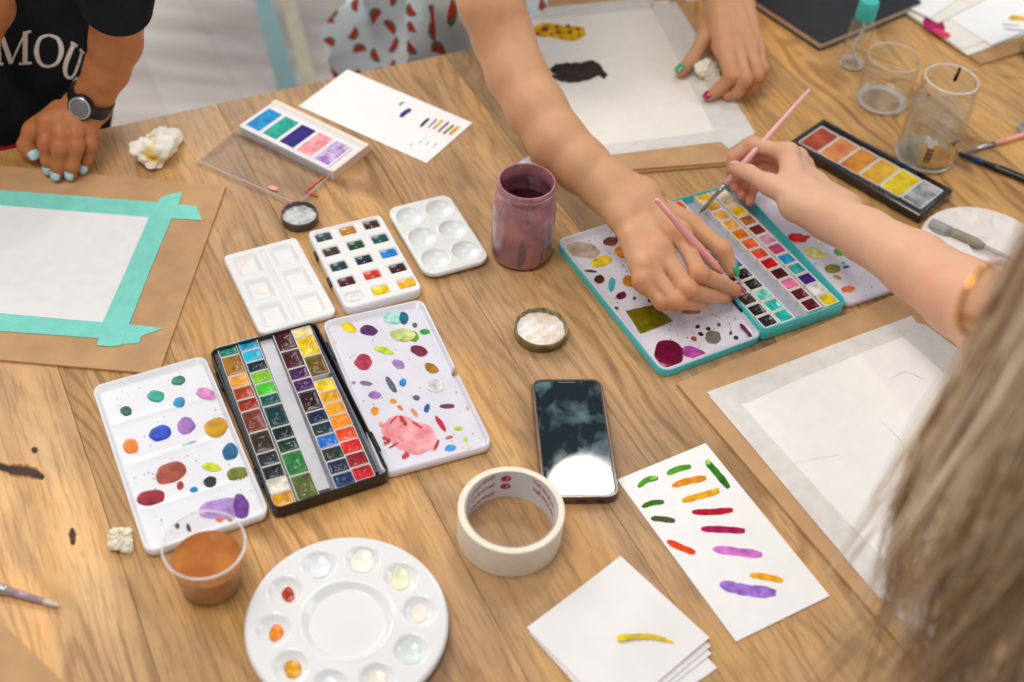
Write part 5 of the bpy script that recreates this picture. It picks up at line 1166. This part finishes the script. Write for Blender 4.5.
def melon_mat():
    m = bpy.data.materials.new('watermelon_print_cotton'); m.use_nodes = True; t = m.node_tree; N = t.nodes; L = t.links; b = N['Principled BSDF']
    tc = N.new('ShaderNodeTexCoord'); sp_ = N.new('ShaderNodeSeparateXYZ'); L.new(tc.outputs['Object'], sp_.inputs[0])
    cb = N.new('ShaderNodeCombineXYZ'); L.new(sp_.outputs[0], cb.inputs[0])
    yz = N.new('ShaderNodeMath'); yz.operation = 'MULTIPLY_ADD'; yz.inputs[1].default_value = .75; L.new(sp_.outputs[2], yz.inputs[0]); L.new(sp_.outputs[1], yz.inputs[2]); L.new(yz.outputs[0], cb.inputs[1])
    sc = N.new('ShaderNodeVectorMath'); sc.operation = 'SCALE'; sc.inputs['Scale'].default_value = 33; L.new(cb.outputs[0], sc.inputs[0])
    vo = N.new('ShaderNodeTexVoronoi'); vo.voronoi_dimensions = '2D'; vo.inputs['Scale'].default_value = 1; vo.inputs['Randomness'].default_value = .62; L.new(sc.outputs[0], vo.inputs['Vector'])
    df = N.new('ShaderNodeVectorMath'); df.operation = 'SUBTRACT'; L.new(sc.outputs[0], df.inputs[0]); L.new(vo.outputs['Position'], df.inputs[1])
    sx = N.new('ShaderNodeSeparateColor'); L.new(vo.outputs['Color'], sx.inputs[0]); ag = N.new('ShaderNodeMath'); ag.operation = 'MULTIPLY'; ag.inputs[1].default_value = 6.28; L.new(sx.outputs[0], ag.inputs[0])
    rt_ = N.new('ShaderNodeVectorRotate'); rt_.rotation_type = 'Z_AXIS'; L.new(df.outputs[0], rt_.inputs['Vector']); L.new(ag.outputs[0], rt_.inputs['Angle'])
    s2 = N.new('ShaderNodeSeparateXYZ'); L.new(rt_.outputs[0], s2.inputs[0]); ln = N.new('ShaderNodeMath'); ln.operation = 'SQRT'
    x2 = N.new('ShaderNodeMath'); x2.operation = 'MULTIPLY'; L.new(s2.outputs[0], x2.inputs[0]); L.new(s2.outputs[0], x2.inputs[1])
    y2 = N.new('ShaderNodeMath'); y2.operation = 'MULTIPLY_ADD'; L.new(s2.outputs[1], y2.inputs[0]); L.new(s2.outputs[1], y2.inputs[1]); L.new(x2.outputs[0], y2.inputs[2]); L.new(y2.outputs[0], ln.inputs[0])
    def lt(sock, v):
        q = N.new('ShaderNodeMath'); q.operation = 'LESS_THAN'; q.inputs[1].default_value = v; L.new(sock, q.inputs[0]); return q.outputs[0]
    up = N.new('ShaderNodeMath'); up.operation = 'GREATER_THAN'; up.inputs[1].default_value = -.04; L.new(s2.outputs[1], up.inputs[0])
    def mul(a_, b_):
        q = N.new('ShaderNodeMath'); q.operation = 'MULTIPLY'; L.new(a_, q.inputs[0]); L.new(b_, q.inputs[1]); return q.outputs[0]
    outer = mul(lt(ln.outputs[0], .34), up.outputs[0]); inner = mul(lt(ln.outputs[0], .26), up.outputs[0])
    m1 = N.new('ShaderNodeMix'); m1.data_type = 'RGBA'; m1.inputs[6].default_value = lin('#dde8ef'); m1.inputs[7].default_value = lin('#4c7c5c'); L.new(outer, m1.inputs[0])
    m2 = N.new('ShaderNodeMix'); m2.data_type = 'RGBA'; m2.inputs[7].default_value = lin('#c0382c'); L.new(m1.outputs[2], m2.inputs[6]); L.new(inner, m2.inputs[0]); L.new(m2.outputs[2], b.inputs['Base Color']); b.inputs['Roughness'].default_value = .85
    return m
hB = at(470, 36, 0)
yw = R(30)
def edge_pt(u, v, off, z): p = at(u, v, 0) + Vector((-.5, .866, 0))*off; return (p.x, p.y, z)
ring_body('shirt', [(edge_pt(522, 17, .15, -.35), .18, .12, yw), (edge_pt(522, 17, .14, -.10), .172, .12, yw), (edge_pt(522, 17, .13, .03), .170, .115, yw), (edge_pt(522, 17, .13, .14), .175, .12, yw), (edge_pt(522, 17, .13, .28), .18, .12, yw), (tuple(ch), .19, .085, yw), (tuple(ch + Vector((0, 0, .05))), .10, .07, yw)], melon_mat(), perB, fold=.012)
# brush held in the right hand
b0, b1 = at(656, 199, .135), at(741, 296, .018)
bB = brush('paintbrush', 'pink-handled brush held in the reaching hand with green and magenta nails', b0, b1, pinkh, silver, hairm, .0050, grp='paintbrushes', tiplen=.010)
# tissue held in the left hand
def crumple(name, label, c, r, px_scale, m, seed, stains=(), grp=None, lobes=5):
    rg = random.Random(seed); t = thing(name, label, 'tissue', (c.x, c.y, 0), 0, grp)
    n, k = 72, 36; V, Fc = [], []
    ctr = [(rg.uniform(0, 6.28), rg.uniform(-.4, 1.2), rg.uniform(.25, .6)) for _ in range(lobes)]; ph = [rg.uniform(0, 6.28) for _ in range(8)]
    for j in range(k+1):
        el = -math.pi/2 + math.pi*j/k
        for i in range(n):
            a = 2*math.pi*i/n; d = Vector((math.cos(a)*math.cos(el), math.sin(a)*math.cos(el), math.sin(el))); q = .62
            for la, le, am in ctr:
                e = Vector((math.cos(la)*math.cos(le), math.sin(la)*math.cos(le), math.sin(le))); q += am*max(0, d.dot(e))**6
            q += .16*abs(math.sin(2.5*a + ph[0] + 3*el)) + .13*abs(math.sin(4*a - 5*el + ph[1])) + .08*abs(math.sin(8*el + 3*a + ph[2])) - .12
            V.append((d.x*q*r*px_scale[0], d.y*q*r*px_scale[1], max(.0006, d.z*q*r*px_scale[2] + r*px_scale[2]*.55 + c.z)))
    for j in range(k):
        for i in range(n): Fc.append((j*n+i, j*n+(i+1) % n, (j+1)*n+(i+1) % n, (j+1)*n+i))
    mk('crumpled_sheet', (V, Fc), m, t, smooth=True, auto=38)
    return t
tissue = mat('white_tissue', '#f4f2ec', .9, var=.015, scale=40, bump=.3, bscale=120, sss=.1)
def stained(name, spots):
    m = mat(name, '#f5f1e4', .9, var=.01, scale=40); t = m.node_tree; N = t.nodes; L = t.links; b = N['Principled BSDF']
    src = b.inputs['Base Color'].links[0].from_socket; tc = N.new('ShaderNodeTexCoord')
    for (x, y, z, r, col) in spots:
        d = N.new('ShaderNodeVectorMath'); d.operation = 'DISTANCE'; d.inputs[1].default_value = (x, y, z); L.new(tc.outputs['Object'], d.inputs[0])
        mr = N.new('ShaderNodeMapRange'); mr.inputs[1].default_value = r*.5; mr.inputs[2].default_value = r; mr.inputs[3].default_value = 1; mr.inputs[4].default_value = 0; L.new(d.outputs['Value'], mr.inputs[0])
        mx = N.new('ShaderNodeMix'); mx.data_type = 'RGBA'; mx.inputs[7].default_value = lin(col); L.new(mr.outputs[0], mx.inputs[0]); L.new(src, mx.inputs[6]); src = mx.outputs[2]
    L.new(src, b.inputs['Base Color']); return m
c = at(153, 150, .01); c.z = 0
crumple('crumpled_tissue', 'crumpled white tissue with yellow paint stains beside the hand with pale blue nails', c, .024, (1.1, 1.15, .75), stained('yellow_stained_tissue', [(.008, -.018, .020, .015, '#ecc414'), (.002, .002, .036, .011, '#ecd03c')]), 4, lobes=8, grp='crumpled tissues')
c = at(121, 537, .006); c.z = 0
crumple('crumpled_tissue', 'little cream wad of tissue touching the left white mixing tray', c, .0105, (1, 1.1, .85), mat('cream_tissue', '#efe6cc', .9, var=.04, scale=120), 9, lobes=7, grp='crumpled tissues')
c = at(709, 69, .018); c.z = .004
crumple('crumpled_tissue', 'white tissue wad pinched between the green and red nailed fingers', c, .0155, (1.1, .95, .9), stained('faintly_stained_tissue', [(-.011, -.012, .010, .008, '#ecdc7c')]), 12, lobes=6, grp='crumpled tissues')

# ---------------------------------------------------------------- person A: black T-shirt, hand on the left board
skinA = skin_mat('brown_skin', '#c07a4a', '#a05834')
pa_ = at(10, 60, 0)
perA = thing('person', 'person in a black lettered T-shirt resting a hand with pale blue nails on the board', 'person', (pa_.x - .1, pa_.y + .15, -.75))
bkA = Vector((.05, -.55, .83)).normalized()
wrA = (J(78, 105, .067), J(96, 110, .060))
fA = [[J(48, 122, .060), J(46, 143, .044), J(48, 160, .024), J(49, 168, .0135)],
      [J(61, 118, .063), J(60, 147, .048), J(58, 165, .024), J(57, 174, .0130)],
      [J(75, 119, .061), J(76, 146, .046), J(72, 165, .024), J(71, 173.5, .0130)],
      [J(89, 124, .053), J(90, 145, .036), J(86, 159, .021), J(84, 167, .0120)]]
tA = [J(60, 112, .052), J(33, 131, .036), J(26, 145, .022), J(33, 155, .014)]
report('A', fA, tA)
pr = hand_prims(wrA, fA, [.0092, .0094, .0090, .0078], tA, .0100, back=bkA)
armA = [(J(86, 105, .066), .0205), (J(96, 91, .082), .0210), (J(107, 70, .110), .0240), (J(116, 42, .150), .0275), (J(117.5, 8, .20), .0300), (Vector((-.475, 1.205, .29)), .042), (Vector((-.54, 1.31, .36)), .06)]
for (p, r), (q, s) in zip(armA, armA[1:]): pr.append((p, q, r, s, 0))
pr.append((wrA[0], wrA[1], .0150, .014, 0))
neck = Vector((-.70, 1.30, .42)); pr.append((Vector((-.54, 1.31, .36)), neck, .06, .055, 0)); pr.append((Vector((-.86, 1.24, .36)), neck, .06, .055, 0))
# the bare forearm that shows at the top left corner, over the shirt
pr += [(J(-28, 50, .10), J(-12, 6, .17), .024, .027, 0), (J(-12, 6, .17), Vector((-.72, 1.12, .27)), .027, .034, 0), (Vector((-.72, 1.12, .27)), Vector((-.86, 1.24, .36)), .034, .05, 0)]
fl = [(f[0], .012, .35) for f in fA] + [(f[1], .011, .6) for f in fA] + [(f[3], .012, .4) for f in fA]
body_obj(perA, pr, skinA, fl)
palen = mat('pale_blue_nail_polish', '#b8e2ee', .15, coat=.7, var=.02)
for f, nn in zip(fA, ((-.05, -.5, .8), (0, -.5, .8), (0, -.5, .8), (.1, -.5, .8))): nail(perA, f[2], f[3], .0070, nn, palen, .0108, 54, .002)
nail(perA, tA[2], tA[3], .0080, (.35, -.45, .75), palen, .0108, 54, .003)
# watch
wc = J(91, 96, .078); ax_ = (J(95, 88, .085) - J(87, 103, .066)).normalized(); sd_ = (wrA[1] - wrA[0]); sd_ = (sd_ - ax_*sd_.dot(ax_)).normalized(); nr = sd_.cross(ax_)
if nr.z < 0: nr = -nr
def band(r1, r2, wd, cen, n=48, th=.0016, ex=1.0):
    rings = []
    for s, rr_ in ((-wd/2, 0), (-wd/2, th), (wd/2, th), (wd/2, 0)): rings.append([cen + ax_*s + sd_*(r1 + rr_)*math.cos(2*math.pi*i/n) + nr*(r2 + rr_)*math.sin(2*math.pi*i/n) for i in range(n)])
    return loft(rings + [rings[0]], False, False)
cen = J(90.5, 100, .073)
wa = mk('wristwatch_band', band(.0242, .0230, .017, cen), mat('black_rubber_strap', '#1c1f24', .4, var=.1), perA, smooth=True, world=True, auto=40)
nw = Vector((.30, -.55, .8)); nw = (nw - ax_*nw.dot(ax_)).normalized(); fc_ = cen + nw*.0238; s1 = ax_; s2 = nw.cross(s1)
def disc(c0, r, h, n=40, b=.0008):
    return loft([[c0 + (s1*math.cos(2*math.pi*i/n) + s2*math.sin(2*math.pi*i/n))*(r - (b if q in (0, 3) else 0)) + nw*z for i in range(n)] for q, z in enumerate((0, b, h - b, h))])
mk('watch_case', disc(fc_ - nw*.003, .0150, .0075), mat('dark_watch_case', '#20242c', .3, metal=.5), wa, smooth=True, world=True, auto=40)
mk('watch_bezel', disc(fc_ + nw*.0040, .0132, .0014), mat('silver_bezel', '#b8bcc0', .3, metal=.7), wa, smooth=True, world=True, auto=40)
mk('watch_dial', disc(fc_ + nw*.0052, .0106, .0008), mat('grey_dial', '#6c7478', .15, coat=.8, var=.05), wa, smooth=True, world=True, auto=40)
blackc = mat('black_cotton', '#1d1f24', .9, var=.15, scale=25, bump=.2, bscale=500, spec=.2)
def sleeve(name, pts, m, parent, n=36, fold=.03, th=.002):
    """open short sleeve: outside and inside walls joined at the hem"""
    P = [Vector(p) for p, r in pts]; rs = [r for p, r in pts]; rings = []
    for lay in (0, 1):
        seq = range(len(P)) if lay == 0 else range(len(P)-1, -1, -1)
        for i in seq:
            d = (P[min(i+1, len(P)-1)] - P[max(i-1, 0)]).normalized(); a = (Vector((1, 0, 0)) - d*d.x).normalized(); b = d.cross(a); r = rs[i] - th*lay
            rings.append([P[i] + (a*math.cos(2*math.pi*k/n) + b*math.sin(2*math.pi*k/n))*r*(1 + fold*math.sin(2*math.pi*k/n*3 + i)) for k in range(n)])
    return mk(name, loft(rings, False, False), m, parent, smooth=True, world=True, auto=60)
sleeve('sleeve', [(Vector((-.56, 1.32, .37)), .07), (Vector((-.50, 1.25, .325)), .062), (Vector((-.477, 1.205, .28)), .052), (J(117, -10, .225), .0430), (J(116, 6, .20), .0385)], blackc, perA, fold=.012)

# T-shirt body with the pale lettering
EX = Vector((.860, .510, 0)); EN = Vector((-.510, .860, 0))       # along the table edge, and away from the table
tb = at(8, 152, 0) + EN*.140 - EX*.018
ywA = math.atan2(EX.y, EX.x)
torso = ring_body('shirt', [(tuple(tb + EN*.03 + Vector((0, 0, -.40))), .20, .13, ywA), (tuple(tb + Vector((0, 0, -.12))), .15, .118, ywA), (tuple(tb + Vector((0, 0, .0))), .148, .112, ywA), (tuple(tb + Vector((0, 0, .12))), .148, .112, ywA), (tuple(tb + Vector((0, 0, .26))), .15, .11, ywA), (tuple(tb + Vector((0, .0, .36))), .17, .09, ywA), (tuple(tb + Vector((0, 0, .42))), .08, .07, ywA)], blackc, perA, fold=.006, seed=4)
hem = mat('red_cotton', '#c81c38', .85, var=.05)
# pale serif letters printed on the chest (they bend with the cloth): strokes in letter space, 0..1 high
def on_shirt(px, lift=.0012):
    """the point of the shirt front that photograph pixel px shows"""
    inv = W[torso.name].inverted(); o = inv @ Vector((0, 0, CAM_H)); p = inv @ at(px[0], px[1], 0); d = (p - o).normalized()
    ok, loc, nrm, _ = torso.ray_cast(o, d)
    if not ok: return None
    return W[torso.name] @ (loc + nrm*lift)
bpy.context.view_layer.update()
cream = mat('cream_print', '#e6dccf', .8, var=.03)
def shirt_ribbon(px, wds, nm='printed_letter'):
    P = smooth_path([(*p, w_) for p, w_ in zip(px, wds)], 6) if len(px) > 2 else [np.array([px[0][0]*(1-t) + px[1][0]*t, px[0][1]*(1-t) + px[1][1]*t, wds[0]*(1-t) + wds[1]*t]) for t in np.linspace(0, 1, 8)]
    V = []; n = len(P)
    for i, p in enumerate(P):
        q = (P[min(i+1, n-1)] - P[max(i-1, 0)])[:2]; q = q/(np.hypot(*q) + 1e-9); h = p[2]/2
        for s in (-1, 1):
            v = on_shirt((p[0] - s*q[1]*h, p[1] + s*q[0]*h))
            if v is None: return None
            V.append(tuple(v))
    return V, [(2*i, 2*i+1, 2*i+3, 2*i+2) for i in range(n-1)]
sc = lambda x, y: (x*110/834, y*90/682)
letters = {
 'M': [([(-60, 250), (-18, 475)], [3, 3]), ([(-66, 245), (-30, 245)], [2.2, 2.2]), ([(5, 245), (80, 480)], [5, 5]), ([(80, 480), (190, 240)], [2, 2]), ([(190, 240), (190, 475)], [5, 5]), ([(175, 243), (228, 236)], [2.2, 2.2]), ([(142, 478), (236, 472)], [2.4, 2.4]), ([(-30, 482), (18, 486)], [2.4, 2.4]), ([(-5, 250), (-12, 480)], [3, 3])],
 'O': [([(365, 262), (300, 290), (272, 380), (300, 470), (360, 500), (430, 470), (462, 380), (435, 292), (368, 262)], [2.4, 3.5, 5, 3.8, 2.4, 3.5, 5, 3.8, 2.4])],
 'U': [([(552, 335), (525, 400), (493, 490), (495, 560), (525, 588), (560, 560), (590, 480), (612, 395)], [4, 4.6, 4.6, 3.6, 2.6, 2.6, 2.6, 2.4]), ([(533, 318), (580, 350)], [2.4, 2.4]), ([(598, 372), (634, 404)], [2.4, 2.4])],
 'S': [([(648, 470), (630, 500), (618, 540)], [2.4, 3, 2.4]), ([(585, 585), (560, 620), (552, 665)], [2.4, 3.4, 3])]}
for ch_, ss in letters.items():
    vfs = [shirt_ribbon([sc(*p) for p in px], wd) for px, wd in ss]; vfs = [v for v in vfs if v]
    if vfs: mk('printed_letter', join(*vfs), cream, torso, world=True)
# red lower edge of the shirt print
V = []
red_up, red_lo = [(-8, 146), (2, 146.5), (10, 145), (18, 141)], [(-8, 158), (2, 158), (10, 155), (19, 150)]
pts = [(on_shirt(a), on_shirt(b)) for a, b in zip(red_up, red_lo)]
if all(a and b for a, b in pts):
    V = [tuple(x) for ab in pts for x in ab]; mk('red_print', (V, [(2*i, 2*i+1, 2*i+3, 2*i+2) for i in range(3)]), hem, torso, world=True)

# ---------------------------------------------------------------- person C: long hair at the right, hand with a pink brush
skinC = skin_mat('fair_skin', '#e3b595', '#d8806a')
perC = thing('person', 'long-haired person at the lower right dipping a pink brush into the turquoise tin', 'person', (.55, .30, -.75))
bkC = Vector((.55, .35, .55)).normalized()
wrC = (J(797, 205, .080), J(812, 186, .066))       # thumb side, little side
fC = [[J(788, 153, .090), J(752, 144, .080), J(734, 157, .062), J(731, 171, .048)],
      [J(797, 158, .078), J(757, 152, .064), J(736, 170, .046), J(735, 187, .040)],
      [J(803, 166, .066), J(764, 163, .050), J(744, 180, .036), J(742, 195, .034)],
      [J(807, 176, .056), J(772, 173, .044), J(753, 188, .032), J(750, 202, .031)]]
tC = [J(790, 196, .084), J(768, 184, .086), J(749, 173, .078), J(735, 168, .068)]
pr = hand_prims(wrC, fC, [.0086, .0086, .0082, .0072], tC, .0094, back=bkC)
elb = J(1003, 325, .125)
armC = [(J(806, 197, .073), .0235), (J(828, 214, .078), .0255), (J(866, 236, .085), .0280), (J(915, 265, .098), .0335), (J(962, 297, .112), .0385), (elb, .042), (Vector((.56, .72, .22)), .050), (Vector((.52, .55, .33)), .058)]
for (p, r), (q, s) in zip(armC, armC[1:]): pr.append((p, q, r, s, 0))
pr.append((wrC[0], wrC[1], .0165, .0155, 0)); pr.append((wrC[0], J(835, 222, .078), .017, .022, 0)); pr.append((wrC[1], J(842, 210, .078), .0155, .022, 0))
shC = Vector((.52, .55, .33)); nkC = Vector((.40, .36, .40)); hdC = Vector((.378, .462, .56))
pr += [(shC, nkC, .055, .052, 0), (nkC, hdC - Vector((0, 0, .05)), .05, .055, 0), (hdC - Vector((.0, .012, .015)), hdC + Vector((0, -.01, .02)), .072, .082, 0), (hdC + Vector((-.015, .03, -.05)), hdC + Vector((-.02, .045, -.02)), .045, .055, 0)]
fl = [(f[1], .011, .5) for f in fC] + [(f[3], .012, .9) for f in fC] + [(f[2], .011, .6) for f in fC] + [(tC[3], .010, .5), (fC[0][0], .014, .35), (J(950, 290, .12), .05, .25)]
body_obj(perC, pr, skinC, fl)
nat = mat('natural_nail', '#e8b8a8', .25, coat=.4, var=.02)
nail(perC, tC[2], tC[3], .0078, (-.1, .45, .75), nat, .0115, 50, .002)
c0, c1 = at(810, 89, .140), at(699, 214, .0165)
brush('paintbrush', 'pink-handled brush held upright over the yellow pans by the hand from the right', c0, c1, mat('pale_pink_lacquer', '#f4b4b8', .25, var=.02, coat=.5), silver, hairm, .0040, grp='paintbrushes', tiplen=.016)
ring_body('shirt', [((.60, .20, -.45), .19, .13, R(40)), ((.59, .21, -.1), .18, .125, R(40)), ((.55, .26, .12), .18, .12, R(40)), ((.49, .33, .30), .19, .10, R(40)), ((.45, .36, .37), .12, .08, R(40)), ((.43, .37, .40), .07, .065, R(40))], mat('navy_cotton', '#1c2340', .9, var=.12, scale=40), perC, fold=.006, seed=8)
sleeve('sleeve', [(shC + Vector((-.03, -.05, .02)), .075), (shC + Vector((0, .03, -.01)), .068), (shC + Vector((.02, .10, -.065)), .060)], mat('navy_cotton', ''), perC, fold=.015)
# hair: many fine strands falling from the crown
def hair(parent):
    rg = random.Random(21); V, Fc, shade = [], [], []
    top = hdC + Vector((0, -.01, .03))
    for lock in range(150):
        a = rg.uniform(R(55), R(325)) if rg.random() < .85 else rg.uniform(0, R(360)); el = rg.uniform(R(5), R(85)); lsh = min(1, max(0, rg.gauss(.42, .27)))
        LL = rg.gauss(.375, .05); ph, ph2, am = rg.uniform(0, 6.28), rg.uniform(0, 6.28), rg.uniform(.004, .012); fly = rg.random() < .2
        sway = Vector((.020, -.018, 0)) + Vector((.014, -.008, 0))*rg.uniform(-1.5, 1.5) + (Vector((-.05, .02, 0))*rg.uniform(.4, 1.2) if fly else Vector())
        wide = rg.uniform(.002, .0055)
        for k in range(9 if fly else 19):
            a1, e1 = a + rg.gauss(0, .05), el + rg.gauss(0, .05); d = Vector((math.cos(a1)*math.cos(e1), math.sin(a1)*math.cos(e1), math.sin(e1)))
            root = top + Vector((d.x*.088, d.y*.095, d.z*.085)); out = Vector((d.x, d.y, 0)); out = out.normalized() if out.length > 1e-3 else Vector((-1, 0, 0))
            L_ = LL*rg.uniform(.85, 1.04); ox, oy = rg.gauss(0, wide), rg.gauss(0, wide)
            side = top + Vector((out.x*.110 - .012, out.y*.110, -.02)); p1, a2 = rg.uniform(0, 6.28), rg.uniform(.0005, .002); pts = []
            for i in range(17):
                t = i/16
                if t < .25: s = t/.25; p = root.lerp(side, s) + Vector((ox*s, oy*s, .03*math.sin(math.pi*s)))
                else:
                    s = (t - .25)/.75; tp = 1 - .55*s
                    p = side + Vector((ox*tp, oy*tp, -L_*s)) + sway*s*s + out*.006*math.sin(s*3.1) + Vector((math.cos(ph + 5*s) - math.cos(ph), math.sin(ph2 + 4.4*s) - math.sin(ph2), 0))*am*s + Vector((math.cos(p1 + 9*s), math.sin(p1 + 8*s), 0))*a2*s
                pts.append(p)
            for p in pts: p.z = max(p.z, .010 + .004*rg.random())
            r0 = rg.uniform(.0005, .0009); rad = [r0*(1 if i < 12 else 1 - (i - 11)*.17) for i in range(17)]
            vf = tube(pts, rad, 3, False); b = len(V); V += vf[0]; Fc += [tuple(i + b for i in f) for f in vf[1]]; sh = min(1, max(0, lsh + rg.gauss(0, .09))); shade += [sh]*len(vf[0])
    m = bpy.data.materials.new('dark_blonde_hair'); m.use_nodes = True; t = m.node_tree; N = t.nodes; L = t.links; b = N['Principled BSDF']
    at_ = N.new('ShaderNodeAttribute'); at_.attribute_name = 'shade'; rp = N.new('ShaderNodeValToRGB'); e = rp.color_ramp.elements; e[0].color = lin('#7c5c3c'); e[1].color = lin('#fff0d8'); x = e.new(.45); x.color = lin('#c8a47a'); L.new(at_.outputs['Fac'], rp.inputs[0]); L.new(rp.outputs[0], b.inputs['Base Color'])
    b.inputs['Roughness'].default_value = .42; b.inputs['Specular IOR Level'].default_value = .45
    o = mk('hair', (V, Fc), m, parent, smooth=True, world=True); a_ = o.data.attributes.new('shade', 'FLOAT', 'POINT'); a_.data.foreach_set('value', shade); o['kind'] = 'stuff'
    return o
hair(perC)
# round glasses on the hidden face: their gold rim and amber lens peep out beside the hair
gc = J(984, 298, .455); gl_ = thing('eyeglasses', 'gold-rimmed glasses peeping out from behind the blonde hair, glinting orange', 'glasses', tuple(gc))
gold = mat('polished_gold', '#f0a838', .18, metal=1, var=.03)
nz = Vector((-.55, .62, -.25)).normalized(); ux = nz.cross(Vector((0, 0, 1))).normalized(); uy = ux.cross(nz)
def ring_at(c0, r, rt, n=48): return tube([c0 + (ux*math.cos(2*math.pi*i/n) + uy*math.sin(2*math.pi*i/n)*.92)*r for i in range(n+1)], rt, 8, False)
for s, nm in ((0, 0), (.058, 1)):
    rm = mk('rim', ring_at(gc + ux*s, .0235, .0015), gold, gl_, smooth=True, world=True)
    mk('lens', loft([[gc + ux*s + (ux*math.cos(2*math.pi*i/40) + uy*math.sin(2*math.pi*i/40)*.92)*.0228 + nz*z for i in range(40)] for z in (-.0006, .0006)]), clear('lens_glass', 'fdf6ea', .02, 1.4), rm, world=True)
mk('bridge', tube(smooth_path([gc + ux*.0235, gc + ux*.029 + uy*.004, gc + ux*.0345], 5), .0012, 8), gold, gl_, smooth=True, world=True)
for s in (-.0235, .0815): mk('temple', tube([gc + ux*s, gc + ux*(s*1.02) - nz*.10 + uy*.004, gc + ux*s - nz*.125 - uy*.02], .0011, 8), gold, gl_, smooth=True, world=True)
